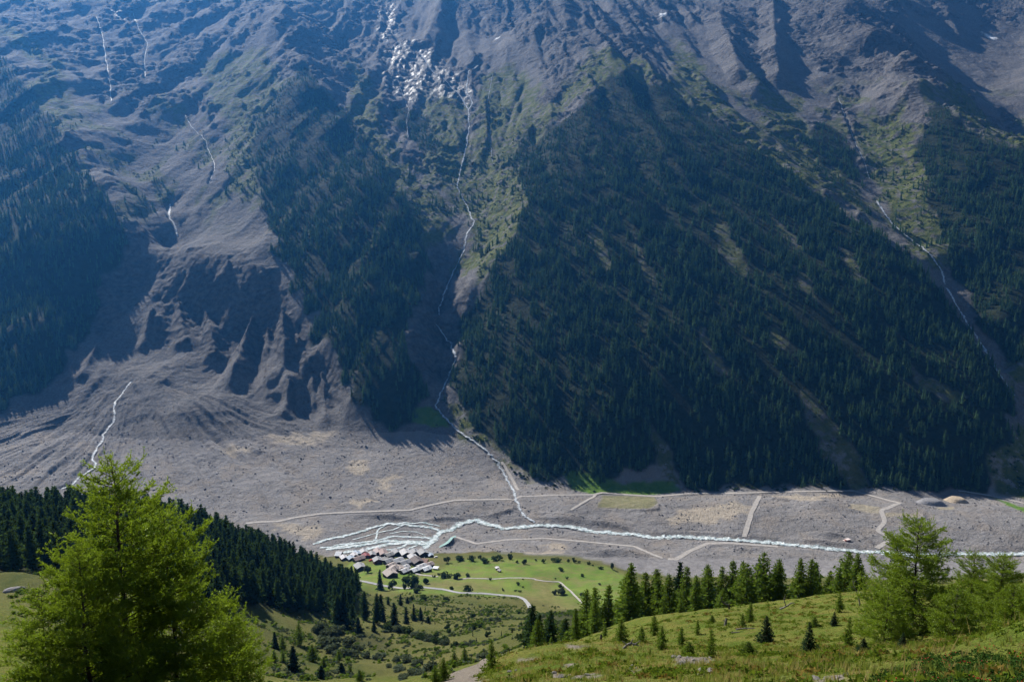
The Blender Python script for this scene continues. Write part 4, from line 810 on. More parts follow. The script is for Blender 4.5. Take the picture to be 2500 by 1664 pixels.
def house(px, py, w_, l_, hw_, roof, timb, rz, lab, chim=True, name='chalet', pitch=.42, snow=None):
    x, y = nhit(px, py); zs = [float(NG.at(x + a, y + b_)) for a in (-4, 4) for b_ in (-4, 4)]; z = float(np.mean(zs))
    e = ob(name, None, None, (x, y, z), R(rz)); tag(e, lab, 'house' if name == 'chalet' else name.split('_')[-1], 'houses of the hamlet')
    ht_ = hw_ + w_ / 2 * pitch; b = MB(); W, Lh = w_ / 2, l_ / 2
    V = [(-W, -Lh, -4), (W, -Lh, -4), (W, -Lh, hw_), (0, -Lh, ht_), (-W, -Lh, hw_)]; V += [(a, -c, d) for a, c, d in V]
    b.add(V, T=[[2, 3, 4], [9, 8, 7]], Q=[[0, 1, 2, 4], [6, 5, 9, 7], [1, 6, 7, 2], [5, 0, 4, 9]]); b.T[-1] = np.array([[2, 3, 4], [7, 9, 8]]); wl = ob('wall', b.mesh('wall', TIMB[timb]), e)
    b = MB(); ov = .9; ey = hw_ - ov * pitch
    for s in (-1, 1):
        P = np.array([(0, -Lh - ov, ht_ + .12), (0, Lh + ov, ht_ + .12), (s * (W + ov), Lh + ov, ey + .12), (s * (W + ov), -Lh - ov, ey + .12)]); P2 = P + (0, 0, .28)
        q = [[0, 1, 2, 3], [4, 7, 6, 5], [3, 2, 6, 7], [0, 3, 7, 4], [1, 5, 6, 2]]; b.add(np.vstack([P, P2]), Q=q if s > 0 else [f[::-1] for f in q])
    rf = ob('roof', b.mesh('roof', ROOFM[roof]), e)
    if chim: b = MB(); b.box((W * .35, Lh * .25, ht_ + .35), (.7, .7, 1.9)); ob('chimney', b.mesh('chimney', WHITE), rf)
    b = MB(); b.box((0, 0, 0), (.95, .08, 1.15)); wm = b.mesh('window', GLASSM)
    for s in (-.28, .28):
        for h_ in ((1.5, hw_ - .4) if hw_ > 4 else (hw_ * .55,)): ob('window', wm, e, (s * w_, -Lh - .03, h_))
    b = MB(); b.box((W * .9 if w_ < 6 else 0, -Lh - .04, 1.0), (1.0, .1, 2.0)); ob('door', b.mesh('door', TIMB[0]), e)
    if timb != 0 and hw_ > 4: b = MB(); b.box((0, -Lh - .02, -.9), (w_ + .12, .3, 3.2)); ob('plinth', b.mesh('plinth', WHITE), e)
    return e
H_ = [(879,1391,11,12,5.5,'grey',0,28,'lone grey-roofed dark timber house on the grass next to the conifers'),
 (876,1368,9,13,4,'rust',1,-52,'long low house with rust-pink roof below the red roof'),(894,1363,8,8,5,'red',2,25,'house with dark red roof near the hamlet left end'),
 (908,1360,9,9,5,'grey',2,20,'grey-roofed reddish house just right of the red roof'),(872,1357,8,10,4.5,'blue',0,30,'blue-grey roofed house above the rust-pink roof'),
 (888,1352,8,9,5,'light',0,25,'light grey roofed house behind the red roof'),(857,1367,8,8,4,'blue',0,35,'small house with dark bluish panels on its roof'),
 (865,1360,7,8,4,'pale',0,30,'pale roofed little house behind the bluish panel roof'),(828,1357,12,7,3.5,'white',1,80,'low white-roofed building at the far left behind the conifers'),
 (840,1366,8,9,4,'pale',1,30,'pale roofed house half hidden behind the conifers'),(923,1354,10,13,5.5,'pink',1,18,'long faded pink roof in the upper row of the hamlet'),
 (936,1357,9,13,5.5,'rust',1,18,'striped rust-red roof beside the faded pink roof'),(922,1375,10,9,5.5,'grey',2,22,'brown house with grey roof facing the green lawn'),
 (950,1361,9,10,5,'stone',0,-50,'stone-grey roof turned sideways in the hamlet middle'),(969,1356,11,11,6,'grey',0,24,'tall grey-roofed house in the upper row, hamlet middle'),
 (990,1359,12,13,6.5,'light',0,24,'largest light grey roof in the hamlet middle'),(1012,1356,10,11,6,'grey',0,22,'grey-roofed house second from the right in the upper row'),
 (1033,1358,12,12,6.5,'grey',0,26,'big grey-roofed dark house at the right of the upper row'),(1051,1359,6,7,3.5,'blue',0,28,'small bluish white-roofed shed at the hamlet right corner'),
 (1008,1369,10,11,6,'light',0,26,'light grey house right behind the big dark brown roof'),(1018,1379,12,14,6.5,'brown',0,30,'big house with dark brown roof, largest dark roof'),
 (1037,1374,10,7,3.5,'orange',1,80,'low shed with orange rusty roof'),(1047,1384,8,10,4,'pink',1,-50,'small barn with pink rusty roof near the white hut'),
 (1030,1389,8,10,4,'pale',0,-48,'barn with pale striped roof, upper of the three pale barns'),(1041,1394,8,10,4,'white',0,-48,'barn with whitish roof, right of the three pale barns'),
 (1014,1397,8,10,4,'white',0,-48,'barn with whitish roof, left of the three pale barns'),(988,1381,9,12,5,'grey',0,-50,'grey roof turned sideways below the largest light roof'),
 (971,1377,10,13,5.5,'light',0,-50,'long light grey roof slanting in the hamlet centre'),(949,1377,9,10,5,'grey',0,-48,'grey roofed house between lawn and long light roof'),
 (940,1370,8,6,3.5,'stone',1,75,'low stone-roofed shed beside the rust-red roof'),(956,1387,9,10,4.5,'tan',1,-40,'uppermost of the tan slab roofs at the lower edge'),
 (960,1396,10,11,5,'tan',1,-25,'tan slab roof in the middle of the lower row'),(976,1394,9,9,4.5,'tan',1,30,'tan roofed house wedged beside the small pale roofs'),
 (989,1391,8,9,4,'pale',1,-45,'small pale roof above its twin in the lower row'),(988,1399,8,9,4,'pale',1,-45,'small pale roof at the very bottom behind the big tree'),
 (953,1409,13,12,5.5,'tan',0,35,'large tan-roofed house, lowest of the hamlet')]
for h_ in H_: house(*h_)
house(1064, 1389, 5, 5, 2.2, 'white', 0, 80, 'tiny white-roofed hut on the grass right of the hamlet', False, 'garden_hut', .15)
house(1214, 1391, 3.0, 3.2, 3.4, 'pale', 0, 20, 'dark hay hut with white roof alone on the meadow', False, 'hay_hut', .25); house(1219, 1395, 2.6, 2.6, 2.2, 'stone', 0, 60, 'smaller dark hut just below the lone hay hut', False, 'hay_hut', .3)
def car(px, py, m, lab, rz):
    x, y = nhit(px, py); e = ob('parked_van', None, None, (x, y, float(NG.at(x, y)) + .1), rz); tag(e, lab, 'van', 'vehicles in the hamlet')
    b = MB(); b.box((0, 0, .9), (4.6, 1.9, 1.0)); b.box((.5, 0, 1.75), (3.2, 1.75, .75)); ob('body', b.mesh('body', m), e); b = MB(); b.box((.5, 0, 1.75), (3.0, 1.8, .45)); ob('window', b.mesh('window', GLASSM), e)
    b = MB(); b.tube([(0, -.1, 0), (0, .1, 0)], .34, 10); wm = b.mesh('wheel', TIMB[0])
    for i in (-1.5, 1.5):
        for j in (-.9, .9): ob('wheel', wm, e, (i, j, .34))
car(1064, 1361, WHITE, 'white van parked above the hut at the hamlet right end', .2); car(905, 1369, flatmat('red_paint', (.45, .05, .04), rough=.4), 'red van parked beside the reddish house', .5)

# ------------------------------------------------------------------ countable plants
ORD = 'first second third fourth fifth sixth seventh eighth ninth tenth eleventh twelfth thirteenth fourteenth fifteenth sixteenth seventeenth eighteenth nineteenth twentieth'.split()
FAT = dict(young=1.75, dspruce=2.6, spruce=2.1, dlarch=2.4, larch=2.2)
def row(items, x0, y0, k, key, name, cat, where, group, unit=None):
    it = sorted(((x0 + a / k, y0 + b / k, c / k, d / k) for a, b, c, d in items))
    for i, (px, py, w_, h_) in enumerate(it):
        x, y = nhit(px, py); z = float(NG.at(x, y)); m_ = math.hypot(y, CAM_Z - z) / FPX; h = h_ * m_ * 1.08; wd = w_ * m_ * 1.1 if w_ else None; kk = key[i % len(key)] if isinstance(key, tuple) else key; wd = wd * FAT.get(kk, 1.0)
        if cat == 'tree': wd = wd or h
        kk = key[i % len(key)] if isinstance(key, tuple) else key
        lab = '%s from the left %s' % (ORD[i] + ' ' + (unit or name.replace('_', ' ')), where) if i < 20 else '%s, among the last on the right, %s' % (unit or name.replace('_', ' '), where)
        tree(kk, name, (x, y, z - .02 * h), h, lab, cat, group, wd)
row([(435,300,70,90),(580,275,110,70),(715,275,80,75),(805,245,45,50),(865,300,110,70),(1015,270,120,60),(1155,260,60,80),(1235,300,30,45),(1315,310,60,70),(1450,275,30,30),(1545,295,50,50),(1690,290,120,50),(1825,290,35,45),(1890,295,60,65),(1950,300,40,35),(2065,320,45,45),(2110,335,25,25),(2200,370,60,40),(2335,370,50,100)], 1000, 1310, 4.712, 'bush', 'round_bush', 'bush', 'along the upper rim of the hamlet meadow', 'bushes on the meadow rim')
row([(420,470,130,80),(555,480,120,90),(670,470,60,65),(335,440,35,30),(275,460,40,25),(190,535,60,80),(925,500,30,45),(1248,555,40,45),(1305,490,20,18),(1808,485,30,40),(1680,485,25,22),(1985,455,45,35),(1740,385,70,40)], 1000, 1310, 4.712, 'bush', 'meadow_bush', 'bush', 'in the open middle of the hamlet meadow', 'bushes in the middle of the meadow')
row([(485,615,55,60),(675,630,100,90),(1075,625,30,45),(1270,635,40,25),(1220,625,40,20),(1305,580,30,20),(160,735,110,70),(420,750,75,60),(20,730,60,70),(95,640,100,70)], 1000, 1310, 4.712, 'bush', 'roadside_bush', 'bush', 'beside the grey asphalt road', 'bushes along the asphalt road')
row([(1660,660,60,80),(1750,660,90,110),(1725,580,50,50),(1980,670,60,40),(2185,550,40,35)], 1000, 1310, 4.712, 'willow', 'slope_bush', 'bush', 'on the slope beside the walled path', 'bushes beside the walled path')
row([(660,590,110,160),(1060,860,150,200),(1390,840,280,260),(1270,860,70,130),(1480,870,150,120),(1620,770,90,120),(430,300,80,70)], 800, 1310, 6.73, ('bush', 'willow'), 'leafy_tree', 'tree', 'around the hamlet houses', 'leafy trees around the hamlet')
x, y = nhit(800 + 870 / 6.73, 1310 + 868 / 6.73); tree('dspruce', 'spruce_tree', (x, y, float(NG.at(x, y))), 23, 'single tall spruce standing in front of the lowest tan-roofed house', 'tree', 'spruces near the hamlet', 27)
row([(760,700,160,140),(850,780,170,150),(900,900,200,150),(1000,950,150,100),(1080,850,150,120),(1180,900,130,110),(1130,960,150,100),(1260,960,100,80),(960,760,170,150),(830,860,170,130)], 600, 1380, 4.284, 'willow', 'willow_bush', 'bush', 'in the grey-green thicket below the stand', 'grey-green willow thicket')
row([(1400,980,140,90),(1570,1000,100,70),(1690,1000,150,100),(1800,1040,120,80),(1600,1100,130,50),(1780,1140,160,80),(1930,1100,130,120),(1650,1190,130,50),(1500,1060,80,50)], 600, 1380, 4.284, 'willow', 'gully_bush', 'bush', 'on the floor of the grassy hollow', 'bushes in the grassy hollow')
row([(1490,680,120,90),(1570,690,100,80),(1690,710,120,80),(1770,750,110,80),(1850,770,130,90),(1940,790,130,100),(2020,810,150,110),(2080,830,100,80),(2190,850,90,60),(2290,850,110,60)], 600, 1380, 4.284, ('bush', 'willow'), 'hedge_bush', 'bush', 'in the dark hedge line above the hollow', 'dark hedge line above the hollow')
row([(2070,1200,190,230),(2180,1060,120,160),(2290,1010,130,150),(1980,1230,150,180)], 600, 1380, 4.284, 'young', 'young_larch', 'tree', 'in the clump left of the gravel footpath', 'young larches left of the footpath')
row([(310,870,110,170),(390,890,110,170),(560,830,150,230),(500,1110,190,260),(700,1000,160,170),(820,1070,120,110),(790,1180,130,130),(1000,1110,110,90),(1090,1130,90,80),(1190,1200,110,110),(970,985,90,110),(300,1010,110,130),(390,1010,110,120)], 600, 1380, 4.284, ('young', 'dspruce', 'young'), 'young_conifer', 'tree', 'on the slope below the grey-green thicket', 'young conifers below the thicket')
row([(1490,405,50,80),(1620,415,70,110),(1690,395,60,70),(1680,610,90,170),(1760,575,70,170),(1830,570,80,130),(1550,625,130,230),(1910,600,70,70)], 600, 1380, 4.284, 'dspruce', 'slope_spruce', 'tree', 'scattered on the dry slope below the road', 'spruces below the asphalt road')
row([(1030,660,230,420),(960,650,190,330),(1250,570,150,290),(1370,610,140,310),(1420,580,150,270),(1120,650,130,240),(1180,700,110,160),(1340,690,80,110)], 600, 1380, 4.284, ('dlarch', 'dspruce'), 'tall_larch', 'tree', 'in the tall group ending the dark stand', 'tall group at the end of the stand')
small = 0
while small < 70:
    a, b = random.uniform(1010, 1330), random.uniform(1482, 1575)
    if b > 1482 + (a - 1000) * .02 and (b < 1560 - (a - 1010) * .12 + 30):
        x, y = nhit(a, b); z = float(NG.at(x, y)); h = random.uniform(1.2, 4.2); small += 1
        tree('bush' if small % 3 else 'dspruce', 'dwarf_shrub', (x, y, z - .1), h, 'small dark shrub dotting the dry slope above the hollow', 'shrub', 'small shrubs on the dry slope', h * random.uniform(.7, 1.3))

scr = sst(140, 220, NG.Y) * sst(760, 640, NG.Y) * (1 - mead) * (1 - bare) * sst(-.15, .2, fbm(NG.X / 45, NG.Y / 45, 3, 121))
qx, qy = cellpick(NG, scr * .10, None, .68); qs = rng.uniform(.4, 1.7, len(qx)) * np.where(rng.random(len(qx)) < .1, 1.8, 1); print('scrub', len(qx))
bpr2 = [ob('scrub', crown_mesh('scrub', bushmesh(340 + i, 5, 26, .7, .26)[1], (LARCH, WILLOW, LARCH)[i]), link=False) for i in range(3)]
scatter('hillside_scrub', np.stack([qx, qy, NG.at(qx, qy) - .1], 1), qs, bpr2, 'low tussocks and dwarf scrub roughening the hillside above the hamlet', .1, qs * rng.uniform(1, 2.0, len(qs)))
# dark stand on the left shoulder
polyS = [nhit(a, b) for a, b in dens(STAND[0] + [STAND[0][0]], 30)]; PS = np.array(polyS); pts = []; cell = {}
cx_ = rng.uniform(PS[:, 0].min(), PS[:, 0].max(), 16000); cy_ = rng.uniform(PS[:, 1].min(), PS[:, 1].max(), 16000); okp = inside(cx_, cy_, PS)
for x, y in zip(cx_[okp], cy_[okp]):
    i, j = int(x // 5), int(y // 5)
    if any((x - a) ** 2 + (y - b) ** 2 < 5.0 ** 2 for di in (-1, 0, 1) for dj in (-1, 0, 1) for a, b in cell.get((i + di, j + dj), ())): continue
    cell.setdefault((i, j), []).append((x, y)); pts.append((float(x), float(y)))
print('stand', len(pts))
pts.sort(key=lambda q: q[1])
back = np.array(pts[185:]); pts = pts[:185]; bh = rng.uniform(15, 22, len(back))
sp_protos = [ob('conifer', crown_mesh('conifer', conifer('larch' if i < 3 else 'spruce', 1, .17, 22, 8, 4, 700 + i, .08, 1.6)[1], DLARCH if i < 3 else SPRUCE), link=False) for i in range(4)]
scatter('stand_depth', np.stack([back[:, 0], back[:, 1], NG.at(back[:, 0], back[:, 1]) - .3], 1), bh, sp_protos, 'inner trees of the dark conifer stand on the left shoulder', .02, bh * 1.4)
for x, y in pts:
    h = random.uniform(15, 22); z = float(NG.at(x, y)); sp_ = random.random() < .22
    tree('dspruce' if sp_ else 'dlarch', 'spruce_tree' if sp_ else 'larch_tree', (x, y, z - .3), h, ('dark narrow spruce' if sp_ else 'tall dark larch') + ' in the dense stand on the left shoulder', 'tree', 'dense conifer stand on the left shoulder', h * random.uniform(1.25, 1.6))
# belt of larches behind the right-hand crest: column, top row, distance
TOPS = [(1660,1368,150,'dspruce'),(1604,1385,150,'larch'),(1676,1380,140,'larch'),(1793,1363,150,'larch'),(1815,1366,140,'larch'),(1851,1358,145,'spruce'),(1727,1374,150,'larch'),(1760,1380,150,'larch'),(1902,1381,170,'dspruce'),(1956,1358,125,'larch'),(1982,1361,125,'larch'),(2025,1388,135,'larch'),(1578,1394,150,'larch'),(1636,1398,140,'larch'),(1534,1400,150,'larch'),(1484,1423,150,'larch'),(1451,1432,150,'larch'),(1433,1436,140,'larch'),(1516,1449,135,'larch'),(1556,1450,130,'larch'),(1302,1472,170,'dlarch'),(1342,1487,160,'dlarch'),(1382,1505,150,'dlarch'),(2050,1381,120,'larch'),(2095,1345,115,'larch'),(2192,1330,104,'spruce'),(1700,1400,135,'larch'),(1880,1395,135,'larch'),(1320,1495,150,'dlarch'),(1290,1500,175,'dlarch')]
TOPS.sort(); BIG = ORD + ['twenty-first', 'twenty-second', 'twenty-third', 'twenty-fourth', 'twenty-fifth', 'twenty-sixth', 'twenty-seventh', 'twenty-eighth', 'twenty-ninth', 'thirtieth']
for i, (px, py, yy, kd) in enumerate(TOPS):
    x = float(uof(px, py)) * yy; zt = CAM_Z + float(ratio(py)) * yy; z = float(NG.at(x, yy)); h = min(max(zt - z, 5), 24)
    e = tree(kd, 'spruce_tree' if 'spruce' in kd else 'larch_tree', (x, yy, z - .2), h, '%s tall tree from the left in the belt behind the near crest, a %s' % (BIG[i], 'dark spruce' if 'spruce' in kd else 'green larch'), 'tree', 'tall trees of the larch belt behind the near crest', h * (1.2 if 'spruce' in kd else 1.35))
for i in range(62):
    px = random.uniform(1300, 2120); yy = random.uniform(118, 185); x = float(uof(px, 1450)) * yy; z = float(NG.at(x, yy)); h = random.uniform(3.0, 11.0)
    if px < 1500: h *= .7
    tree('larch' if i % 4 else 'young', 'larch_tree', (x, yy, z - .2), h, 'green larch filling the belt behind the near crest', 'tree', 'larches filling the belt behind the near crest', h * random.uniform(1.2, 1.6))
k3 = 2.7506
row([(1735,1165,90,130),(1680,1200,70,90),(1380,1250,60,100),(1270,1320,80,120),(1325,1390,110,90),(1140,1350,120,150),(1090,1250,80,130),(1010,1310,90,110),(1270,1100,80,90),(1480,1170,60,50),(1720,1390,140,90),(760,1260,60,80),(480,1280,150,130),(870,1310,130,160),(600,1270,110,90),(380,1300,120,90)], 1200, 1094, k3, 'young', 'young_larch', 'tree', 'on the near heath slope left of the dark spruce', 'young larches on the near heath slope')
row([(1060,1190,80,90),(1095,1100,70,130),(930,1200,90,70),(1465,1240,90,80),(1520,1340,90,100),(1260,1370,100,90)], 1650, 1094, k3, ('young', 'spruce'), 'young_conifer', 'tree', 'on the near heath slope towards the big right larch', 'young conifers on the right heath slope')
for (a, b, w_, h_, kd, nm, lab) in [(1845,1300,150,170,'spruce','spruce_tree','broad dark cone-shaped young spruce on the heath slope'),(2125,1370,170,205,'spruce','spruce_tree','bushy dark green spruce nearest the grassy edge'),(1470,1400,110,190,'young','larch_tree','slim larch rising at the foot of the heath slope'),(2388,1350,120,220,'young','larch_tree','thin see-through larch right of the bushy dark spruce')]:
    px, py = 1200 + a / k3, 1094 + b / k3; x, y = nhit(px, py); z = float(NG.at(x, y)); m_ = math.hypot(y, CAM_Z - z) / FPX; tree(kd, nm, (x, y, z - .1), h_ / k3 * m_ * 1.1, lab, 'tree', None, w_ / k3 * m_ * (2.1 if kd == 'spruce' else 1.6))
# ------------------------------------------------------------------ near larches, built twig by twig
def near_larch(H, Rd, nb, seed, bare=.04):
    r = np.random.default_rng(seed); tr, lim = MB(), MB(); cen, dirs = [], []
    zz = np.linspace(-.5, H, 12); wob = np.cumsum(r.normal(0, .035, (12, 2)), 0); wob -= wob[1]
    tr.tube(np.stack([wob[:, 0], wob[:, 1], zz], 1), np.maximum(.014 * H * np.linspace(1, .03, 12) ** .9, .008), 8)
    def twig(P, r0):                                  # tufts along a twig
        L = np.linalg.norm(np.diff(P, axis=0), axis=1).sum(); n_ = max(2, int(L / .033)); f = r.uniform(.08, 1, n_) * (len(P) - 1); i = np.minimum(f.astype(int), len(P) - 2); f = f - i
        cen.append(P[i] * (1 - f)[:, None] + P[i + 1] * f[:, None]); d = P[i + 1] - P[i]; dirs.append(d / (np.linalg.norm(d, axis=1)[:, None] + 1e-9))
    for k in range(nb):
        t = bare + (1 - bare) * (k + r.uniform(0, 1)) / nb; z = t * H * .98; a = k * 2.4 + r.normal(0, .4); c = np.array([np.interp(z, zz, wob[:, 0]), np.interp(z, zz, wob[:, 1]), z])
        L = Rd * (1 - t) ** .5 * r.uniform(.5, 1.12) + .22; s = np.linspace(0, 1, 7); up = -.10 + .75 * t ** 1.5 + r.normal(0, .1); cv_ = .22 + r.normal(0, .06)
        hd = np.array([math.cos(a), math.sin(a)]); side = np.array([-hd[1], hd[0]]); bend = r.normal(0, .12)
        P = np.stack([c[0] + hd[0] * L * s + side[0] * bend * L * s * s, c[1] + hd[1] * L * s + side[1] * bend * L * s * s, z + L * (up * s + cv_ * s * s)], 1)
        lim.tube(P, np.linspace(.011 + .007 * L, .003, 7), 4); twig(P[2:], 0)
        for q in range(int(4 + L * 9)):
            f = r.uniform(.18, .98); i = min(int(f * 6), 5); b0 = P[i] * (1 - (f * 6 - i)) + P[i + 1] * (f * 6 - i); sd = 1 if q % 2 else -1; ll = L * r.uniform(.16, .38) * (1.15 - .6 * f) + .10
            g = r.uniform(.5, 1.15); dh = hd * math.cos(g) + side * sd * math.sin(g); uz = r.normal(.05, .28) + (.25 if r.random() < .25 else 0)
            T_ = np.array([b0, b0 + ll * .5 * np.array([dh[0], dh[1], uz]), b0 + ll * np.array([dh[0], dh[1], uz + .25])]); lim.tube(T_, [.006, .004, .002], 3); twig(T_, 0)
            if ll > .35:
                for _ in range(3):
                    f2 = r.uniform(.3, .95); b1 = T_[0] * (1 - f2) + T_[2] * f2; d3 = r.normal(size=3); d3[2] = abs(d3[2]) * .6; d3 /= np.linalg.norm(d3); T2 = np.array([b1, b1 + d3 * ll * .22, b1 + d3 * ll * .45 + (0, 0, .02)]); lim.tube(T2, [.004, .003, .0015], 3); twig(T2, 0)
        if r.random() < .6:                          # upright pale leader at the branch end
            T_ = np.array([P[-1], P[-1] + (hd[0] * .06, hd[1] * .06, .14), P[-1] + (hd[0] * .09, hd[1] * .09, .26 + .34 * r.random())]); lim.tube(T_, [.006, .005, .003], 4); twig(T_, 0)
    T_ = np.array([[wob[-1, 0], wob[-1, 1], H * .95], [wob[-1, 0], wob[-1, 1], H], [wob[-1, 0] + .03, wob[-1, 1], H * 1.04]]); lim.tube(T_, [.012, .008, .004], 4); twig(T_, 0)
    cen, dirs = np.concatenate(cen), np.concatenate(dirs); n_ = len(cen); k = 4
    d = r.normal(size=(n_, k, 3)); d += dirs[:, None] * .5; d /= np.linalg.norm(d, axis=2)[..., None]; e = np.cross(d, r.normal(size=(n_, k, 3))); e /= np.linalg.norm(e, axis=2)[..., None]
    ln = r.uniform(.04, .085, (n_, k, 1)); c = cen[:, None] + d * .004
    tri = np.stack([c + e * .011, c - e * .011, c + d * ln], 2).reshape(-1, 3, 3)
    return tr.mesh('trunk', BARK, smooth=True), lim.mesh('branches', BARK), crown_mesh('crown', tri, NLARCH), n_
NL = [near_larch(10.5, 3.1, 135, 501), near_larch(9.5, 3.5, 116, 502), near_larch(6.5, 2.4, 80, 503)]; NLH = [10.5, 9.5, 6.5]
print('tufts', [q[3] for q in NL])
def put_larch(i, px, top, yy, lab, rz=0, wide=1.0):
    x = float(uof(px, top)) * yy; zt = CAM_Z + float(ratio(top)) * yy; z = float(NG.at(x, yy)); k = (zt - z) / (NLH[i] * 1.03)
    e = ob('larch_tree', None, None, (x, yy, z), rz, (k * wide, k * wide, k)); tag(e, lab, 'tree', 'large near larches')
    ob('trunk', NL[i][0], e); ob('branches', NL[i][1], e); ob('crown', NL[i][2], e); print(lab, round(z, 1), round(zt - z, 1), round(k, 2))
put_larch(0, 264, 1105, 22, 'tallest bright green larch of the near left group, dark straight trunk', .4)
put_larch(1, 392, 1235, 23.5, 'broad bright larch forming the right half of the near left group', 2.1)
put_larch(1, 190, 1320, 20, 'larch half hidden behind the tallest one on its left side', 5.5, .9)
put_larch(2, 100, 1430, 20.5, 'low larch at the left frame edge with orange-brown tip', 4.0)
put_larch(2, 555, 1480, 25, 'small bright larch at the right foot of the near left group', 1.2)
put_larch(1, 2245, 1262, 40, 'tall feathery larch standing out at the right against the river', .8, 1.25)
put_larch(0, 2385, 1345, 46, 'dark larch just behind the tall feathery right larch', 2.6, 1.2)
put_larch(2, 2480, 1425, 24, 'leaning bright larch cut by the right frame edge', 3.3, 1.1)
put_larch(1, 2455, 1350, 43, 'dark larch behind the leaning one near the right frame edge', 4.4, 1.2)
put_larch(0, 2545, 1380, 34, 'larch mostly outside the right frame edge', 1.4, 1.1)
put_larch(2, 2170, 1425, 37, 'low spreading larch at the left foot of the tall right larch', 5.1, 1.2)
put_larch(2, 2340, 1430, 33, 'bushy larch filling the gap between the right-hand larches', 1.9, 1.25)
row([(1650,1480,90,190)], 600, 1094, 2.7506, 'young', 'path_larch', 'tree', 'standing alone on the edge of the gravel footpath', 'larch by the footpath')

# ------------------------------------------------------------------ dead wood
def dead(name, px, py, parts, lab, cat, m=DEADW, g=None):
    x, y = nhit(px, py); e = ob(name, None, None, (x, y, float(NG.at(x, y)))); tag(e, lab, cat, g)
    for i, (P, r0, r1) in enumerate(parts):
        P = smooth(np.array(P, float), 4); b = MB(); b.tube(P * .62, np.linspace(r0, r1, len(P)) * .6, 7); ob('trunk' if i == 0 else 'branch', b.mesh('trunk' if i == 0 else 'branch', m, smooth=True), e)
dead('dead_snag', 2101, 1478, [([(0, 0, -.3), (-.5, 0, 1.6), (-1.3, 0, 3.4), (-1.6, 0, 4.6)], .13, .03), ([(-.5, 0, 1.7), (0, .1, 2.5)], .04, .01), ([(-1.1, 0, 3.0), (-1.9, .1, 3.3)], .04, .01), ([(-1.4, 0, 3.8), (-.9, .1, 4.5)], .03, .01)], 'leaning bleached dead trunk beside the dark right spruce', 'snag')
dead('dead_tree', 1774, 1486, [([(.6, 0, -.2), (.3, 0, .9), (-.6, 0, 1.3), (-1.3, 0, 2.4), (-1.2, 0, 3.0)], .22, .05), ([(.3, 0, .8), (.8, 0, 1.6)], .12, .03), ([(-.6, 0, 1.3), (-.1, .2, 1.9)], .08, .02)], 'twisted dark dead trunk arching on the crest of the heath slope', 'dead tree', DARKW)
dead('dead_tree', 1917, 1487, [([(-.9, 0, .1), (0, 0, .5), (1.0, 0, 1.2), (1.5, 0, 1.1)], .16, .05), ([(.1, 0, .6), (-.3, 0, 1.8), (-.2, 0, 2.4)], .1, .03)], 'forked pale dead trunk lying near the crest', 'dead tree')
dead('fallen_log', 1815, 1538, [([(-1.0, 0, .15), (.2, .1, .25), (1.6, .2, .2)], .11, .05), ([(0, 0, .2), (-.5, -.3, .5)], .05, .02)], 'short bleached log beside the cone-shaped spruce', 'log')
dead('fallen_log', 1797, 1545, [([(-.6, 0, .1), (.5, .1, .15)], .09, .05)], 'small pale log piece below the bleached log', 'log')
dead('tree_stump', 1771, 1525, [([(0, 0, -.1), (.05, 0, .6), (.1, .05, 1.1)], .24, .14), ([(.0, 0, .5), (-.5, 0, .9)], .08, .03)], 'grey splintered stump between two young larches', 'stump')
dead('tree_stump', 1467, 1561, [([(0, 0, -.1), (.02, 0, .5), (.05, .05, .9)], .26, .17)], 'short dark stump on the rim of the grassy hump', 'stump', DARKW)
dead('dead_roots', 1541, 1582, [([(-.5, 0, 0), (-.1, 0, .35), (.5, 0, .2)], .09, .04), ([(-.1, 0, .2), (.1, 0, .7)], .06, .02), ([(.1, 0, .2), (.6, .1, .5)], .05, .02), ([(-.2, 0, .2), (-.6, .1, .5)], .05, .02)], 'tangle of white dead roots at the rim of the hump', 'roots')
dead('dead_branch', 1272, 1578, [([(-.8, 0, .5), (0, 0, .3), (.8, 0, .1)], .06, .03), ([(0, 0, .3), (-.3, 0, .8)], .03, .01), ([(-.3, 0, .4), (-.9, .1, .8)], .03, .01), ([(.2, 0, .3), (-.1, 0, .7)], .025, .01)], 'bare dead branch sprawling over the footpath bend', 'branch')
# ------------------------------------------------------------------ stones on the near ground
RM = [rockmesh('stone', 460 + i, PALER) for i in range(5)]
def stone(px, py, s, lab, g):
    x, y = nhit(px, py); tag(ob('stone', RM[random.randrange(5)], None, (x, y, float(NG.at(x, y)) + s * .12), random.uniform(0, 6), (s * random.uniform(.9, 1.4), s, s * .8)), lab, 'stone', g)
for (ax_, bx2, ay_, by2, n_, lab) in [(1645,1740,1604,1622,16,'pale stone in the stony strip on top of the grassy hump'),(1712,1745,1636,1648,6,'pale stone in the small heap low on the grassy hump'),(1515,1560,1620,1645,4,'pale stone on the ochre patch of the hump'),(1230,1260,1618,1660,4,'pale stone along the inner edge of the footpath'),(1335,1470,1640,1660,6,'pale stone in the bare streak at the bottom'),(1990,2070,1648,1662,5,'pale stone in the grass at the bottom edge')]:
    for i in range(n_): stone(random.uniform(ax_, bx2), random.uniform(ay_, by2), random.uniform(.07, .20), lab, lab.replace('pale stone', 'stones'))
x, y = nhit(38, 1444); tag(ob('rock_slab', rockmesh('rock_slab', 470, ROCKM), None, (x, y, float(NG.at(x, y)) + .7), .3, (7, 4, 2.6)), 'flat grey rock slab on the grass at the left edge', 'rock')
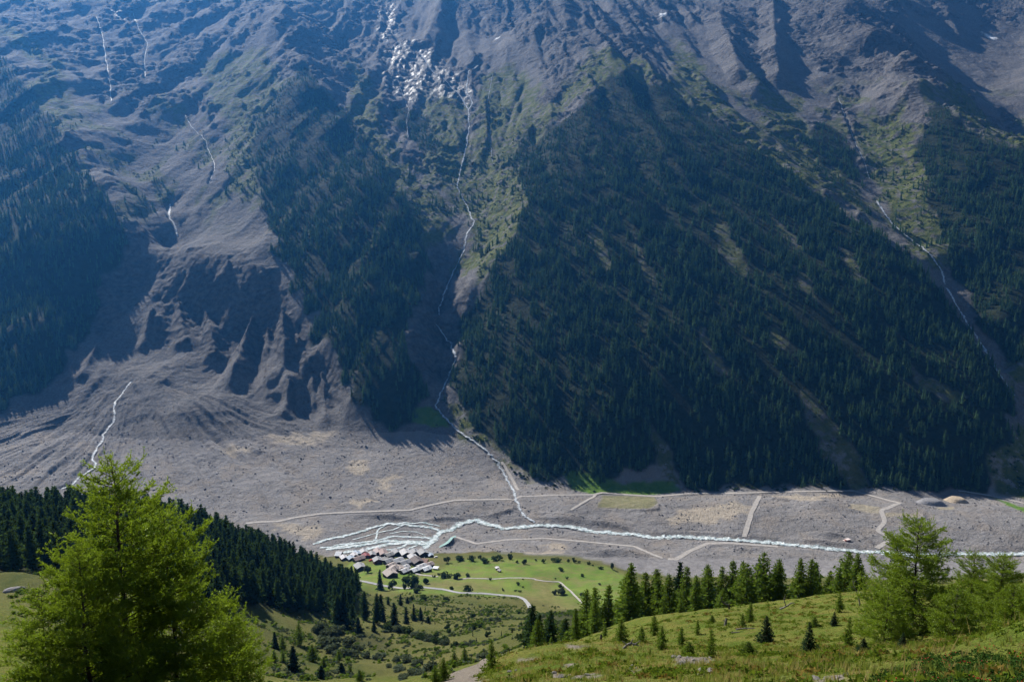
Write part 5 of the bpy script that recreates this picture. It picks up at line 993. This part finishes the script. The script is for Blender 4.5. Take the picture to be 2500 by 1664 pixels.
# ------------------------------------------------------------------ ground cover close by
GRS = leafmat('grass_blades', (.085, .130, .018), (.20, .225, .05), .45, .3); STRAW = leafmat('straw_blades', (.20, .16, .06), (.36, .29, .13), .35, .3); HEATH = leafmat('heath_leaves', (.055, .105, .010), (.125, .165, .020), .42, .3); RUSTH = leafmat('rusty_heath_leaves', (.11, .09, .020), (.20, .135, .035), .3, .3); LING = leafmat('lingonberry_leaves', (.018, .045, .010), (.05, .10, .02), .2, .2)
def tuft(seed, n_, m, lean=.35, wdt=.016):
    r = np.random.default_rng(seed); a = r.uniform(0, 6.28, n_); b0 = np.stack([np.cos(a), np.sin(a), a * 0], 1) * r.uniform(0, .25, (n_, 1)); h = r.uniform(.5, 1.0, n_); tip = b0 + np.stack([np.cos(a) * lean * h * r.uniform(.2, 1.3, n_), np.sin(a) * lean * h, h], 1); sd = np.stack([-np.sin(a), np.cos(a), a * 0], 1) * wdt * 2
    b = MB(); b.tris(np.stack([b0 + sd, b0 - sd, tip], 1)); return ob('tuft', b.mesh('tuft', m), link=False)
def clumpm(seed, n_, m, leaf=.16):
    r = np.random.default_rng(seed); d = r.normal(size=(n_, 3)); d[:, 2] = np.abs(d[:, 2]); d /= np.linalg.norm(d, axis=1)[:, None]; P = d * r.uniform(.25, .5, (n_, 1)) * (1, 1, .55); b = MB(); b.tris(sprays(P, leaf, .8, 1, r)); return ob('clump', b.mesh('clump', m), link=False)
ok = (1 - bare) * (NG.X / NG.Y > -.62) ; right = sst(-.12, -.05, NG.X / NG.Y) * sst(130, 60, NG.Y)
gx, gy = cellpick(NG, ok * right * (NG.Y > 7) * (26 * sst(40, 14, NG.Y) + 3.0 * sst(130, 40, NG.Y)) * np.clip(.5 + 2.2 * pn(NG.X / 2.2, NG.Y / 2.2, 111), .05, 1.5), (0, 330), .72)
print('grass', len(gx)); gs = rng.uniform(.10, .26, len(gx)); scatter('grass', np.stack([gx, gy, NG.at(gx, gy) - .01], 1), gs, [tuft(601, 16, GRS), tuft(602, 14, GRS), tuft(603, 12, STRAW, .3)], 'mixed green and straw coloured grass on the near slope', .15)
hx, hy = cellpick(NG, ok * right * (NG.Y > 7) * (7 * sst(45, 20, NG.Y) + 2.2 * sst(130, 50, NG.Y)) * sst(-.12, .18, fbm(NG.X / 3.5, NG.Y / 3.5, 3, 115)), (0, 330), .72)
print('heath', len(hx)); hs_ = rng.uniform(.22, .55, len(hx)) * (1 + .6 * sst(30, 90, hy)); scatter('heath_shrubs', np.stack([hx, hy, NG.at(hx, hy) - .03], 1), hs_, [clumpm(611, 46, HEATH), clumpm(612, 46, HEATH), clumpm(613, 46, HEATH), clumpm(615, 46, HEATH), clumpm(616, 46, HEATH), clumpm(614, 40, RUSTH)], 'low green and rusty heath shrubs carpeting the near slope', .1)
lp = area(NG, [[(2130,1664),(2180,1630),(2260,1605),(2400,1592),(2560,1585),(2560,1720),(2130,1720)]], nhit, .3, 1.5, 1, 10)
lx, ly = cellpick(NG, lp * 42, (0, 330), .9); print('lingon', len(lx))
b = MB(); r_ = np.random.default_rng(5)
cl = clumpm(621, 70, LING, .13); bm_ = MB()
for _ in range(5): bm_.box(r_.uniform(-.35, .35, 3) * (1, 1, .4) + (0, 0, .28), (.045, .045, .045), r_.uniform(0, 1))
bry = ob('berries', bm_.mesh('berries', flatmat('red_berries', (.40, .03, .02), rough=.4, spec=.4)), link=False)
ls_ = rng.uniform(.16, .30, len(lx)); scatter('lingonberry_shrub', np.stack([lx, ly, NG.at(lx, ly) - .02], 1), ls_, [cl, clumpm(622, 70, LING, .13), cl, clumpm(623, 70, LING, .13), cl, clumpm(624, 70, LING, .13), cl, clumpm(625, 70, LING, .13), cl, clumpm(626, 70, LING, .13), bry], 'glossy dark green berry shrubs with red berries, bottom right corner', .2)
sx, sy = cellpick(NG, sst(.30, .42, NG.X / NG.Y) * (NG.Y > 9) * (NG.Y < 20) * .22, (0, 330), .7); ss = rng.uniform(.5, .9, len(sx)); print('stalks', len(sx))
scatter('dry_stalks', np.stack([sx, sy, NG.at(sx, sy)], 1), ss, [tuft(631, 3, STRAW, .5, .006), tuft(632, 2, STRAW, .3, .008)], 'tall straw-coloured dry grass stalks at the lower right', .1)
